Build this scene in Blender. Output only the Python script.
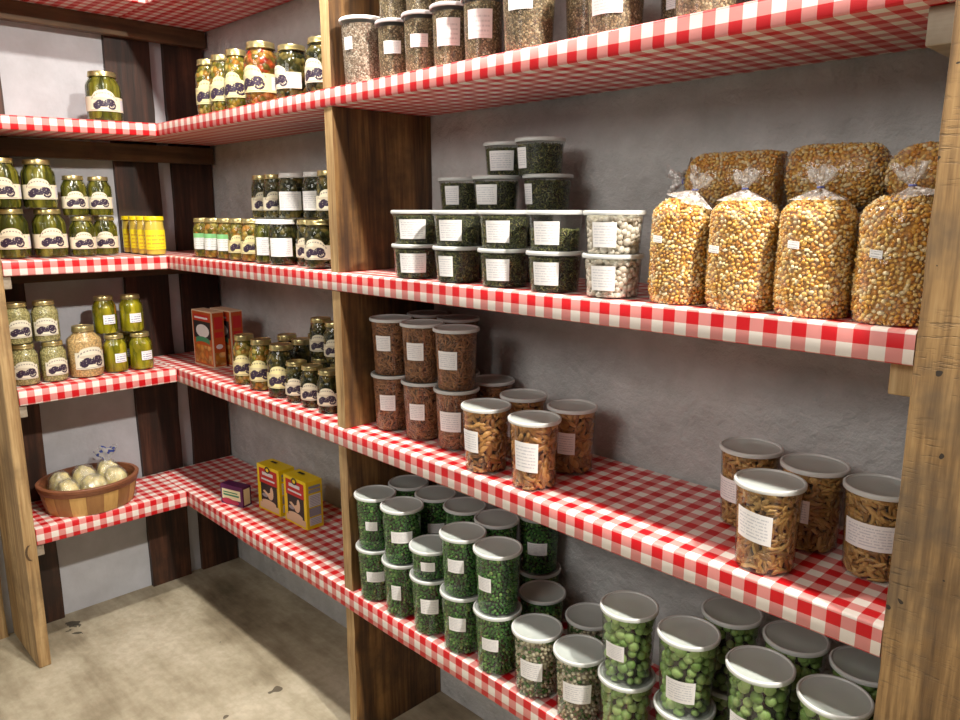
import bpy, math, random
import numpy as np
from mathutils import Vector, Matrix

# ------------------------------------------------------------------ camera, world, lights
scn = bpy.context.scene
COL = scn.collection
for o in list(bpy.data.objects):
    bpy.data.objects.remove(o)
yaw, pit, roll, FPX = 0.7899, -0.1984, -0.0014, 755.9
fw = Vector((-math.sin(yaw)*math.cos(pit), math.cos(yaw)*math.cos(pit), math.sin(pit)))
rt = fw.cross(Vector((0, 0, 1))).normalized()
up = rt.cross(fw)
cr, sr = math.cos(roll), math.sin(roll)
rt, up = cr*rt + sr*up, -sr*rt + cr*up
cd = bpy.data.cameras.new('camera')
cam = bpy.data.objects.new('camera', cd)
COL.objects.link(cam)
cam.matrix_world = Matrix(((rt.x, up.x, -fw.x, 2.4269), (rt.y, up.y, -fw.y, -1.0036), (rt.z, up.z, -fw.z, 1.3732), (0, 0, 0, 1)))
cd.sensor_width = 36; cd.lens = FPX*36/960; cd.clip_start = 0.02
scn.camera = cam

w = bpy.data.worlds.new('world'); scn.world = w; w.use_nodes = True
w.node_tree.nodes['Background'].inputs[0].default_value = (1.0, 0.96, 0.92, 1)
w.node_tree.nodes['Background'].inputs[1].default_value = 0.07

def area(name, loc, target, size, power, color, spread=180):
    ld = bpy.data.lights.new(name, 'AREA'); ld.shape = 'DISK'; ld.size = size; ld.energy = power; ld.color = color
    ld.spread = math.radians(spread)
    lo = bpy.data.objects.new(name, ld); COL.objects.link(lo); lo.location = loc
    d = Vector(target) - Vector(loc)
    lo.rotation_euler = d.to_track_quat('-Z', 'Y').to_euler()
    return lo
area('ceiling_light', (2.75, -0.21, 2.50), (1.5, 0.0, 0.4), 0.10, 68, (1.0, 0.93, 0.84))
area('ceiling_light', (1.00, -0.24, 2.50), (1.0, 0.0, 0.6), 0.10, 40, (1.0, 0.93, 0.84))
area('room_light', (1.6, -2.4, 2.45), (1.3, 0.1, 0.9), 1.2, 40, (1.0, 0.95, 0.9))

vs = scn.view_settings
vs.view_transform = 'Standard'; vs.look = 'None'; vs.gamma = 1; vs.use_curve_mapping = False
vs.exposure = 0.0

# ------------------------------------------------------------------ materials
class NT:
    def __init__(s, name):
        s.m = bpy.data.materials.new(name); s.m.use_nodes = True
        s.t = s.m.node_tree; s.n = s.t.nodes; s.l = s.t.links
        s.b = s.n['Principled BSDF']; s.out = s.n['Material Output']
    def node(s, ty, **k):
        n = s.n.new(ty)
        for a, v in k.items(): setattr(n, a, v)
        return n
    def link(s, a, b): s.l.new(a, b)
    def math(s, op, a, b=None, c=None, clamp=False):
        n = s.node('ShaderNodeMath', operation=op); n.use_clamp = clamp
        for i, v in enumerate((a, b, c)):
            if v is None: continue
            if isinstance(v, (int, float)): n.inputs[i].default_value = v
            else: s.link(v, n.inputs[i])
        return n.outputs[0]
    def mix(s, fac, a, b):
        n = s.node('ShaderNodeMix', data_type='RGBA')
        for sock, v in ((n.inputs[0], fac), (n.inputs[6], a), (n.inputs[7], b)):
            if isinstance(v, (int, float)): sock.default_value = v
            elif isinstance(v, tuple): sock.default_value = (*v[:3], 1)
            else: s.link(v, sock)
        return n.outputs[2]
    def coord(s, kind='Object', scale=(1, 1, 1), loc=(0, 0, 0)):
        tc = s.node('ShaderNodeTexCoord'); mp = s.node('ShaderNodeMapping')
        mp.inputs['Scale'].default_value = scale; mp.inputs['Location'].default_value = loc
        s.link(tc.outputs[kind], mp.inputs[0]); return mp.outputs[0]
    def noise(s, vec, scale, detail=4, rough=0.55):
        n = s.node('ShaderNodeTexNoise'); n.inputs['Scale'].default_value = scale
        n.inputs['Detail'].default_value = detail; n.inputs['Roughness'].default_value = rough
        s.link(vec, n.inputs['Vector']); return n.outputs[0]
    def ramp(s, fac, stops, mode='LINEAR'):
        n = s.node('ShaderNodeValToRGB'); r = n.color_ramp; r.interpolation = mode
        while len(r.elements) < len(stops): r.elements.new(0.5)
        for e, (p, c) in zip(r.elements, stops):
            e.position = p; e.color = (*c, 1) if isinstance(c, tuple) else (c, c, c, 1)
        s.link(fac, n.inputs[0]); return n.outputs[0]
    def bump(s, h, strength=0.3, dist=0.01):
        n = s.node('ShaderNodeBump'); n.inputs['Strength'].default_value = strength; n.inputs['Distance'].default_value = dist
        s.link(h, n.inputs['Height']); s.link(n.outputs[0], s.b.inputs['Normal'])
    def color(s, c):
        if isinstance(c, tuple): s.b.inputs['Base Color'].default_value = (*c, 1)
        else: s.link(c, s.b.inputs['Base Color'])
    def rough(s, r): s.b.inputs['Roughness'].default_value = r

def plain(name, c, rough=0.5, metal=0.0):
    t = NT(name); t.color(c); t.rough(rough); t.b.inputs['Metallic'].default_value = metal
    return t.m

def islands(name, stops, rough=0.5, bump=0.0, sub=0.0):
    t = NT(name)
    g = t.node('ShaderNodeNewGeometry')
    c = t.ramp(g.outputs['Random Per Island'], stops)
    co = t.coord('Object')
    n = t.noise(co, 180, 2)
    c = t.mix(t.math('MULTIPLY', n, 0.5), c, t.mix(0.5, c, (0.02, 0.015, 0.01)))
    t.color(c); t.rough(rough)
    if sub:
        t.b.inputs['Subsurface Weight'].default_value = sub
        t.b.inputs['Subsurface Radius'].default_value = (0.004, 0.003, 0.001)
        t.b.inputs['Subsurface Scale'].default_value = 0.5
    return t.m

def plaster(name, base, dark, bs=0.35, seams=()):
    t = NT(name); co = t.coord('Object')
    n1 = t.noise(co, 1.6, 5); n2 = t.noise(co, 14, 6, 0.6)
    c = t.ramp(t.math('ADD', t.math('MULTIPLY', n1, 0.6), t.math('MULTIPLY', n2, 0.4)), [(0.35, dark), (0.62, base)])
    vo = t.noise(t.coord('Object', (1, 1, 0.35)), 22, 3, 0.7)
    pits = t.math('GREATER_THAN', vo, 0.70)
    c = t.mix(t.math('MULTIPLY', pits, 0.35), c, dark)
    t.color(c); t.rough(0.85)
    h = t.math('ADD', t.math('MULTIPLY', t.noise(co, 34, 6, 0.6), 0.6), t.math('MULTIPLY', t.noise(co, 7, 3), 0.5))
    h = t.math('SUBTRACT', h, t.math('MULTIPLY', pits, 0.3))
    for sx in seams:
        sep = t.node('ShaderNodeSeparateXYZ'); t.link(co, sep.inputs[0])
        wob = t.math('MULTIPLY', t.noise(co, 9, 3), 0.02)
        d = t.math('ABSOLUTE', t.math('SUBTRACT', t.math('ADD', sep.outputs[0], wob), sx))
        h = t.math('SUBTRACT', h, t.math('MULTIPLY', t.math('LESS_THAN', d, 0.004), 0.5))
    t.bump(h, bs, 0.02)
    return t.m

def wood(name, stops, axis='Z', scale=14, stain=None, rough=0.7, seed=0.0, saw=False):
    t = NT(name)
    st = {'X': (0.06, 1, 1), 'Y': (1, 0.06, 1), 'Z': (1, 1, 0.06)}[axis]
    co = t.coord('Object', st, (seed, seed*2, seed*3))
    co2 = t.coord('Object', (1, 1, 1), (seed*3, seed, seed))
    g = t.noise(co, scale*2.2, 6, 0.65)
    g2 = t.noise(co, scale*9, 3, 0.6)
    f = t.math('ADD', t.math('MULTIPLY', g, 0.65), t.math('MULTIPLY', g2, 0.35))
    c = t.ramp(f, stops)
    n = t.noise(co2, 5.0, 5, 0.65)
    if stain:
        c = t.mix(t.math('MULTIPLY', t.ramp(n, [(0.48, 0.0), (0.66, 1.0)]), 0.75), c, stain)
    h = f
    if saw:   # rough cross-cut saw marks and dark specks
        stc = {'X': (1, .1, .1), 'Y': (.1, 1, .1), 'Z': (.12, .12, 1)}[axis]
        sm = t.noise(t.coord('Object', stc), 260, 3, 0.7)
        mask = t.math('MULTIPLY', t.ramp(sm, [(0.56, 0.0), (0.68, 1.0)]), t.ramp(t.noise(co2, 11, 3), [(0.46, 0.0), (0.6, 1.0)]))
        c = t.mix(t.math('MULTIPLY', mask, 0.55), c, (0.05, 0.035, 0.02))
        h = t.math('SUBTRACT', f, t.math('MULTIPLY', mask, 0.2))
        sp = t.math('GREATER_THAN', t.noise(co2, 60, 1), 0.77)
        c = t.mix(sp, c, (0.03, 0.02, 0.012))
    t.color(c); t.rough(rough); t.bump(h, 0.35, 0.004)
    return t.m

def gingham(name, v0):
    t = NT(name)
    uv = t.node('ShaderNodeUVMap'); uv.uv_map = 'UVMap'
    sep = t.node('ShaderNodeSeparateXYZ'); t.link(uv.outputs[0], sep.inputs[0])
    def stripe(s, off):
        q = t.math('MULTIPLY', t.math('ADD', s, off), 1/0.0395)
        return t.math('LESS_THAN', t.math('FRACT', t.math('ADD', q, 100)), 0.5)
    a = stripe(sep.outputs[0], 0.006); b = stripe(sep.outputs[1], v0)
    s = t.math('MULTIPLY', t.math('ADD', a, b), 0.5)
    c = t.ramp(s, [(0.0, (0.82, 0.765, 0.70)), (0.25, (0.68, 0.26, 0.24)), (0.75, (0.56, 0.003, 0.009))], 'CONSTANT')
    # fine weave of the pale stripes
    weave = t.math('FRACT', t.math('MULTIPLY', t.math('ADD', sep.outputs[0], sep.outputs[1]), 420))
    c = t.mix(t.math('MULTIPLY', weave, 0.07), c, (0.5, 0.1, 0.08))
    t.color(c); t.rough(0.42)
    t.b.inputs['Specular IOR Level'].default_value = 0.4
    t.bump(t.noise(t.coord('Object'), 9, 2), 0.12, 0.01)
    return t.m

def clearplastic(name, haze=0.06, gloss=0.10, tint=(0.97, 0.97, 0.96), hazec=(0.8, 0.8, 0.78), rough=0.12, crinkle=0):
    t = NT(name); t.n.remove(t.b)
    tr = t.node('ShaderNodeBsdfTransparent'); tr.inputs[0].default_value = (*tint, 1)
    gl = t.node('ShaderNodeBsdfGlossy'); gl.inputs['Roughness'].default_value = rough
    df = t.node('ShaderNodeBsdfDiffuse'); df.inputs[0].default_value = (*hazec, 1)
    fr = t.node('ShaderNodeLayerWeight'); fr.inputs[0].default_value = 0.5
    f5 = t.math('POWER', fr.outputs['Facing'], 3.5)
    if crinkle:
        bn = t.node('ShaderNodeBump'); bn.inputs['Strength'].default_value = 1.0; bn.inputs['Distance'].default_value = 0.006
        t.link(t.noise(t.coord('Object'), crinkle, 4, 0.6), bn.inputs['Height'])
        t.link(bn.outputs[0], gl.inputs['Normal']); t.link(bn.outputs[0], df.inputs['Normal'])
    m1 = t.node('ShaderNodeMixShader'); m1.inputs[0].default_value = haze
    if crinkle:
        st = t.ramp(t.noise(t.coord('Object', (1, 1, 1), (3, 1, 2)), crinkle*1.3, 3, 0.7), [(0.50, 0.0), (0.66, 1.0)])
        t.link(t.math('ADD', haze, t.math('MULTIPLY', st, haze*3.5), clamp=True), m1.inputs[0])
    t.link(tr.outputs[0], m1.inputs[1]); t.link(df.outputs[0], m1.inputs[2])
    m2 = t.node('ShaderNodeMixShader')
    f = t.math('ADD', t.math('MULTIPLY', f5, 0.35), gloss*0.3, clamp=True)
    t.link(f, m2.inputs[0]); t.link(m1.outputs[0], m2.inputs[1]); t.link(gl.outputs[0], m2.inputs[2])
    t.link(m2.outputs[0], t.out.inputs[0])
    return t.m

def lidmat(name, opac, c=(0.82, 0.83, 0.80)):
    t = NT(name); t.n.remove(t.b)
    tr = t.node('ShaderNodeBsdfTransparent'); tr.inputs[0].default_value = (0.92, 0.94, 0.92, 1)
    p = t.node('ShaderNodeBsdfPrincipled'); p.inputs['Base Color'].default_value = (*c, 1)
    p.inputs['Roughness'].default_value = 0.32
    m = t.node('ShaderNodeMixShader'); m.inputs[0].default_value = opac
    t.link(tr.outputs[0], m.inputs[1]); t.link(p.outputs[0], m.inputs[2]); t.link(m.outputs[0], t.out.inputs[0])
    return t.m

def paper(name, base=(0.86, 0.85, 0.84), ink=(0.35, 0.37, 0.45), rows=9, rgb_top=None, amount=0.55):
    """white sticker with rows of small unreadable print (uv 0..1)"""
    t = NT(name)
    uv = t.node('ShaderNodeUVMap'); uv.uv_map = 'UVMap'
    sep = t.node('ShaderNodeSeparateXYZ'); t.link(uv.outputs[0], sep.inputs[0])
    u, v = sep.outputs[0], sep.outputs[1]
    row = t.math('MULTIPLY', v, rows)
    line = t.math('LESS_THAN', t.math('ABSOLUTE', t.math('SUBTRACT', t.math('FRACT', row), 0.5)), 0.2)
    mp = t.node('ShaderNodeCombineXYZ'); t.link(t.math('MULTIPLY', u, 14), mp.inputs[0]); t.link(t.math('FLOOR', row), mp.inputs[1])
    wd = t.math('GREATER_THAN', t.noise(mp.outputs[0], 1.7, 2), 0.44)
    inb = t.math('MULTIPLY', t.math('GREATER_THAN', u, 0.08), t.math('LESS_THAN', u, 0.9))
    inb = t.math('MULTIPLY', inb, t.math('MULTIPLY', t.math('GREATER_THAN', v, 0.1), t.math('LESS_THAN', v, 0.86)))
    f = t.math('MULTIPLY', t.math('MULTIPLY', line, wd), t.math('MULTIPLY', inb, amount))
    c = t.mix(f, base, ink)
    if rgb_top: c = t.mix(t.math('GREATER_THAN', v, 0.72), c, rgb_top)
    t.color(c); t.rough(0.55)
    return t.m

def crestlabel(name, base, ink=(0.035, 0.02, 0.045), panel=True, green=False):
    """cream jar label: arch of lettering over a drawing of an old carriage; uv in centimetres from its centre"""
    t = NT(name)
    uv = t.node('ShaderNodeUVMap'); uv.uv_map = 'UVMap'
    sep = t.node('ShaderNodeSeparateXYZ'); t.link(uv.outputs[0], sep.inputs[0])
    u, v = sep.outputs[0], sep.outputs[1]
    def r2(cx, cy, rx, ry):
        a = t.math('DIVIDE', t.math('SUBTRACT', u, cx), rx); b = t.math('DIVIDE', t.math('SUBTRACT', v, cy), ry)
        return t.math('ADD', t.math('MULTIPLY', a, a), t.math('MULTIPLY', b, b))
    def ell(cx, cy, rx, ry): return t.math('LESS_THAN', r2(cx, cy, rx, ry), 1.0)
    def ring(cx, cy, rx, ry, k):
        q = r2(cx, cy, rx, ry)
        return t.math('MULTIPLY', t.math('LESS_THAN', q, 1.0), t.math('GREATER_THAN', q, k))
    def mx(*a):
        o = a[0]
        for b in a[1:]: o = t.math('MAXIMUM', o, b)
        return o
    nz = t.node('ShaderNodeTexNoise'); nz.inputs['Scale'].default_value = 5.0; t.link(uv.outputs[0], nz.inputs['Vector'])
    art = mx(ring(-1.0, 0.75, .55, .52, .30), ring(1.0, 0.8, .62, .58, .3), ell(-0.1, .95, 1.3, .36), ell(0.75, 1.2, .72, .5), ell(-0.55, 1.2, .5, .34), ell(-1.0, .75, .32, .3), ell(1.0, .8, .25, .25))
    art = t.math('MULTIPLY', art, t.math('GREATER_THAN', nz.outputs[0], 0.36))
    arc = ring(0, 1.0, 2.0, 1.55, .80)
    arc = t.math('MULTIPLY', t.math('MULTIPLY', arc, t.math('GREATER_THAN', v, 1.55)), t.math('GREATER_THAN', t.math('FRACT', t.math('MULTIPLY', u, 2.7)), 0.38))
    base_l = t.math('MULTIPLY', t.math('LESS_THAN', t.math('ABSOLUTE', t.math('SUBTRACT', v, 0.15)), 0.05), t.math('LESS_THAN', t.math('ABSOLUTE', u), 1.9))
    scene_c = ell(-0.2, 1.62, 1.3, .25)
    c = t.mix(t.math('MULTIPLY', scene_c, 0.5), base, (0.45, 0.36, 0.25))
    c = t.mix(mx(art, t.math('MULTIPLY', arc, 0.6), t.math('MULTIPLY', base_l, 0.5)), c, ink)
    if panel:
        pn = t.math('MULTIPLY', t.math('GREATER_THAN', u, 2.4), t.math('MULTIPLY', t.math('LESS_THAN', u, 5.4), t.math('MULTIPLY', t.math('GREATER_THAN', v, 0.25), t.math('LESS_THAN', v, 1.7))))
        ln = t.math('MULTIPLY', t.math('LESS_THAN', t.math('FRACT', t.math('MULTIPLY', v, 5)), 0.4), 0.35)
        c = t.mix(pn, c, t.mix(ln, (0.72, 0.71, 0.75), (0.3, 0.3, 0.4)))
    t.color(c); t.rough(0.4)
    return t.m

def foodmat(name, stops, scale=60, stretch=(1, 1, 1), rough=0.35, bump=0.5):
    t = NT(name); co = t.coord('Object', stretch)
    v = t.node('ShaderNodeTexVoronoi'); v.inputs['Scale'].default_value = scale; t.link(co, v.inputs['Vector'])
    sp = t.node('ShaderNodeSeparateColor'); t.link(v.outputs['Color'], sp.inputs[0])
    c = t.ramp(sp.outputs[0], stops)
    edge = t.ramp(v.outputs['Distance'], [(0.25, 0.0), (0.75, 1.0)])
    c = t.mix(t.math('MULTIPLY', edge, 0.7), c, t.mix(0.75, c, (0.01, 0.01, 0.004)))
    t.color(c); t.rough(rough)
    t.bump(t.math('SUBTRACT', 1.0, v.outputs['Distance']), bump, 0.6/scale)
    return t.m

M = {}
M['wall_r'] = plaster('grey_plaster', (0.60, 0.61, 0.60), (0.40, 0.405, 0.39), 1.0, seams=(1.955, 1.925))
M['wall_l'] = plaster('pale_plaster', (0.60, 0.62, 0.665), (0.46, 0.475, 0.505), 0.2)
M['ceil'] = plaster('ceiling_paint', (0.6, 0.59, 0.56), (0.5, 0.49, 0.47), 0.2)
SPOTS = ((-.19, -.345, .020), (-.17, -.335, .012), (-.16, -.37, .009), (-.12, -.35, .007))
def concrete():
    t = NT('concrete_floor'); co = t.coord('Object'); cs = t.coord('Object', (0.35, 1.6, 1), (0.3, 0.2, 0))
    a = t.noise(co, 2.2, 7, 0.62); b = t.noise(cs, 4.0, 6, 0.65); d = t.noise(co, 40, 4, 0.6)
    f = t.math('ADD', t.math('MULTIPLY', a, 0.55), t.math('MULTIPLY', b, 0.45))
    c = t.ramp(f, [(0.38, (0.13, 0.105, 0.065)), (0.45, (0.27, 0.23, 0.155)), (0.52, (0.42, 0.375, 0.27)), (0.62, (0.56, 0.51, 0.39))])
    c = t.mix(t.math('MULTIPLY', t.ramp(d, [(0.4, 1.0), (0.6, 0.0)]), 0.25), c, (0.24, 0.20, 0.13))
    c = t.mix(t.math('MULTIPLY', t.math('GREATER_THAN', t.noise(t.coord('Object', (1, 1, 1), (5, 3, 0)), 9, 2), 0.76), 0.8), c, (0.06, 0.045, 0.03))
    sp = t.node('ShaderNodeSeparateXYZ'); t.link(co, sp.inputs[0])
    wx = t.math('MULTIPLY', t.math('SUBTRACT', t.noise(co, 45, 2), 0.5), 0.05)
    for sx, sy, r in SPOTS:   # dark spill marks beside the left upright
        dx = t.math('ADD', t.math('SUBTRACT', sp.outputs[0], sx), wx); dy = t.math('ADD', t.math('SUBTRACT', sp.outputs[1], sy), wx)
        q = t.math('ADD', t.math('MULTIPLY', dx, dx), t.math('MULTIPLY', dy, dy))
        c = t.mix(t.math('MULTIPLY', t.math('LESS_THAN', q, r*r), 0.85), c, (0.035, 0.03, 0.02))
    t.color(c); t.rough(0.62); t.bump(t.math('ADD', t.math('MULTIPLY', d, 0.4), a), 0.25, 0.01)
    return t.m
M['floor'] = concrete()
tan = [(0.34, (0.13, 0.068, 0.026)), (0.47, (0.34, 0.21, 0.088)), (0.56, (0.48, 0.325, 0.15)), (0.7, (0.60, 0.44, 0.24))]
M['beam'] = wood('rough_sawn_beam', [(0.3, (0.08, 0.042, 0.016)), (0.45, (0.21, 0.12, 0.045)), (0.54, (0.34, 0.205, 0.08)), (0.68, (0.47, 0.31, 0.14))], 'Z', 16, (0.085, 0.065, 0.045), 0.7, 0.7, True)
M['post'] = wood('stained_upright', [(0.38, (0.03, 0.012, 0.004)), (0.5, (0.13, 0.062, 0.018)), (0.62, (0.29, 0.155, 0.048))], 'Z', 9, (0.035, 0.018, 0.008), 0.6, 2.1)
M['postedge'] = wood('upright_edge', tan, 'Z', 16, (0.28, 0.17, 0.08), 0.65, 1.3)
M['leftpost'] = wood('left_upright', tan, 'Z', 12, (0.17, 0.11, 0.05), 0.65, 3.3)
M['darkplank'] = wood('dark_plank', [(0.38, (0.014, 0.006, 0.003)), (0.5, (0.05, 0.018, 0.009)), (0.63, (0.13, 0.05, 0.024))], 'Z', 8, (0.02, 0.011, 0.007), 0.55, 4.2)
M['darkcleat'] = wood('dark_cleat', [(0.3, (0.05, 0.03, 0.012)), (0.5, (0.12, 0.07, 0.03)), (0.7, (0.2, 0.12, 0.055))], 'Y', 10, (0.04, 0.02, 0.01), 0.6, 5.2)
M['cleat'] = wood('pale_cleat', [(0.3, (0.25, 0.2, 0.14)), (0.6, (0.42, 0.36, 0.28))], 'X', 12, (0.2, 0.15, 0.1), 0.7, 6.2)
M['board'] = wood('shelf_board', tan, 'X', 12, None, 0.7, 7.2)
M['cup'] = clearplastic('clear_tub_plastic', 0.010, 0.05)
M['glass'] = clearplastic('jar_glass', 0.002, 0.08, (0.95, 0.97, 0.93), rough=0.04)
M['film'] = clearplastic('bag_film', 0.03, 0.10, (0.99, 0.985, 0.97), (0.9, 0.86, 0.8), 0.12, 28)
M['filmknot'] = clearplastic('gathered_bag_film', 0.26, 0.45, (0.97, 0.96, 0.94), (0.78, 0.74, 0.70), 0.15, 60)
M['lidpanel'] = lidmat('lid_panel', 0.46, (0.74, 0.80, 0.78)); M['lidrim'] = lidmat('lid_rim', 0.78, (0.72, 0.74, 0.72))
M['whitelid'] = lidmat('white_lid', 0.95, (0.88, 0.88, 0.86)); M['greylidp'] = lidmat('grey_lid_panel', 0.85, (0.42, 0.38, 0.38)); M['greylidr'] = lidmat('grey_lid_rim', 0.95, (0.50, 0.46, 0.46))
M['gold'] = plain('gold_tin', (0.62, 0.52, 0.24), 0.30, 0.85)
M['whitetin'] = plain('white_tin', (0.82, 0.81, 0.78), 0.3)
M['yellowcap'] = plain('yellow_cap', (0.86, 0.66, 0.01), 0.35)
M['paper'] = paper('white_label'); M['pink'] = paper('pale_pink_label', (0.80, 0.66, 0.66), (0.5, 0.4, 0.42), 6)
M['greentop'] = paper('green_topped_label', (0.82, 0.84, 0.82), (0.4, 0.45, 0.4), 7, (0.22, 0.55, 0.22))
M['yellowlab'] = paper('yellow_label', (0.88, 0.72, 0.02), (0.45, 0.08, 0.03), 5)
M['blueprint'] = paper('blue_print_label', (0.84, 0.84, 0.86), (0.12, 0.14, 0.3), 4, amount=0.9)
M['crest'] = crestlabel('cream_crest_label', (0.80, 0.73, 0.55)); M['cresty'] = crestlabel('yellow_crest_label', (0.78, 0.70, 0.36))
M['crestp'] = crestlabel('print_on_pale_label', (0.74, 0.70, 0.56), panel=False)
M['pea'] = islands('dried_peas', [(0, (0.015, 0.11, 0.01)), (0.5, (0.04, 0.21, 0.02)), (0.85, (0.10, 0.34, 0.045)), (1, (0.32, 0.52, 0.14))], 0.45)
M['peamix'] = islands('pea_mix', [(0, (0.03, 0.13, 0.015)), (0.42, (0.06, 0.2, 0.03)), (0.5, (0.62, 0.56, 0.36)), (1, (0.75, 0.70, 0.52))], 0.5)
M['ball'] = islands('green_coated_nuts', [(0, (0.18, 0.34, 0.07)), (0.6, (0.29, 0.48, 0.13)), (1, (0.42, 0.60, 0.21))], 0.5)
M['almond'] = islands('toasted_snack', [(0, (0.26, 0.095, 0.02)), (0.5, (0.50, 0.22, 0.05)), (1, (0.70, 0.37, 0.11))], 0.4)
M['stick'] = islands('golden_sticks', [(0, (0.27, 0.13, 0.03)), (0.5, (0.50, 0.27, 0.07)), (1, (0.70, 0.44, 0.15))], 0.45)
M['dark'] = islands('dark_sticks', [(0, (0.15, 0.05, 0.015)), (0.5, (0.29, 0.11, 0.035)), (1, (0.46, 0.20, 0.07))], 0.5)
M['herb'] = islands('green_flakes', [(0, (0.035, 0.045, 0.012)), (0.5, (0.11, 0.13, 0.03)), (0.85, (0.22, 0.23, 0.055)), (1, (0.42, 0.38, 0.14))], 0.6)
M['white'] = islands('white_chips', [(0, (0.68, 0.60, 0.48)), (1, (0.88, 0.82, 0.72))], 0.4)
M['seed'] = foodmat('brown_seed', [(0, (0.07, 0.045, 0.02)), (0.5, (0.20, 0.135, 0.06)), (0.85, (0.36, 0.27, 0.14)), (1, (0.55, 0.46, 0.30))], 330, rough=0.6)
M['seedpale'] = foodmat('pale_seed', [(0, (0.18, 0.11, 0.07)), (0.5, (0.42, 0.31, 0.22)), (1, (0.75, 0.66, 0.54))], 330, rough=0.6)
M['corn'] = islands('corn_kernels', [(0, (0.62, 0.25, 0.02)), (0.35, (0.80, 0.42, 0.05)), (0.65, (0.88, 0.60, 0.16)), (1, (0.92, 0.80, 0.50))], 0.35)
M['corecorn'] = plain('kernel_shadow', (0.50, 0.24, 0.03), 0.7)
M['darkcore'] = plain('heap_gap_shade', (0.02, 0.02, 0.012), 0.9)  # near-black core, shade in the gaps between pieces painted as colour
M['browncore'] = plain('heap_gap_shade_brown', (0.06, 0.025, 0.008), 0.9)  # dark brown core, gap shade among snacks and sticks painted in
M['palecore'] = plain('heap_gap_shade_pale', (0.35, 0.3, 0.22), 0.9)  # duller core, shade between the pale pieces put into its colour
M['pickle'] = foodmat('pickle_spears', [(0, (0.035, 0.04, 0.004)), (0.5, (0.10, 0.10, 0.009)), (1, (0.24, 0.21, 0.025))], 60, (1, 1, 0.18), 0.2)
M['darkpickle'] = foodmat('dark_pickle', [(0, (0.010, 0.011, 0.003)), (0.6, (0.045, 0.042, 0.010)), (1, (0.17, 0.12, 0.03))], 70, rough=0.2)
M['relish'] = foodmat('mixed_pickle', [(0, (0.08, 0.08, 0.01)), (0.4, (0.24, 0.19, 0.02)), (0.7, (0.40, 0.16, 0.02)), (1, (0.5, 0.40, 0.10))], 75, rough=0.2)
M['pepper'] = foodmat('red_pepper_mix', [(0, (0.07, 0.06, 0.01)), (0.4, (0.30, 0.13, 0.02)), (0.7, (0.36, 0.02, 0.008)), (1, (0.5, 0.3, 0.08))], 70, rough=0.2)
M['kraut'] = foodmat('pale_kraut', [(0, (0.40, 0.34, 0.14)), (1, (0.54, 0.48, 0.24))], 200, rough=0.25)
M['peach'] = foodmat('peach_relish', [(0, (0.66, 0.40, 0.17)), (1, (0.76, 0.52, 0.26))], 190, rough=0.3, bump=0.2)
M['banana'] = foodmat('yellow_pepper', [(0, (0.17, 0.16, 0.004)), (0.5, (0.36, 0.31, 0.008)), (0.9, (0.52, 0.42, 0.03)), (1, (0.6, 0.2, 0.02))], 42, (1, 1, .4), rough=0.18)
M['mustard'] = plain('mustard', (0.75, 0.52, 0.08), 0.3)
M['basket'] = None
M['bread'] = foodmat('pale_bread', [(0, (0.78, 0.64, 0.22)), (1, (0.92, 0.82, 0.42))], 30, rough=0.5, bump=0.1)

# ------------------------------------------------------------------ mesh helpers
def mesh(name, v, f, mats, mi=None, smooth=True, uv=None, sharp=40):
    me = bpy.data.meshes.new(name); me.from_pydata([tuple(float(c) for c in p) for p in v], [], [[int(c) for c in q] for q in f])
    for m in mats: me.materials.append(m)
    if mi is not None: me.polygons.foreach_set('material_index', mi)
    if smooth:
        me.polygons.foreach_set('use_smooth', [True]*len(f))
        if sharp: me.set_sharp_from_angle(angle=math.radians(sharp))
    if uv is not None:
        l = me.uv_layers.new(name='UVMap')
        for i, lp in enumerate(me.loops): l.data[i].uv = uv[lp.vertex_index]
    me.update(); return me

def obj(name, me, parent=None, loc=(0, 0, 0), rot=0):
    o = bpy.data.objects.new(name, me); COL.objects.link(o); o.location = loc; o.rotation_euler = (0, 0, rot)
    if parent is not None: o.parent = parent
    return o

def thing(name, label, cat, loc=(0, 0, 0), rot=0, group=None):
    o = bpy.data.objects.new(name, None); COL.objects.link(o); o.empty_display_size = 0.02
    o.location = loc; o.rotation_euler = (0, 0, rot); o['label'] = label; o['category'] = cat
    if group: o['group'] = group
    return o

def boxes(bs):
    v, f = [], []
    for (x0, y0, z0, x1, y1, z1) in bs:
        k = len(v)
        v += [(x0, y0, z0), (x1, y0, z0), (x1, y1, z0), (x0, y1, z0), (x0, y0, z1), (x1, y0, z1), (x1, y1, z1), (x0, y1, z1)]
        f += [[k+i for i in q] for q in ((3, 2, 1, 0), (4, 5, 6, 7), (0, 1, 5, 4), (1, 2, 6, 5), (2, 3, 7, 6), (3, 0, 4, 7))]
    return v, f

def bevel(o, w=0.003, seg=2):
    m = o.modifiers.new('bevel', 'BEVEL'); m.width = w; m.segments = seg; m.limit_method = 'ANGLE'

def lathe(prof, n=36, cap0=False, cap1=False, sx=1, sy=1):
    v, f = [], []
    for r, z in prof:
        for i in range(n):
            a = 2*math.pi*i/n; v.append((r*math.cos(a)*sx, r*math.sin(a)*sy, z))
    for j in range(len(prof)-1):
        for i in range(n):
            a, b = j*n+i, j*n+(i+1) % n
            f.append([a, b, b+n, a+n])
    if cap0: f.append(list(range(n))[::-1])
    if cap1: f.append([(len(prof)-1)*n+i for i in range(n)])
    return v, f

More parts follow.
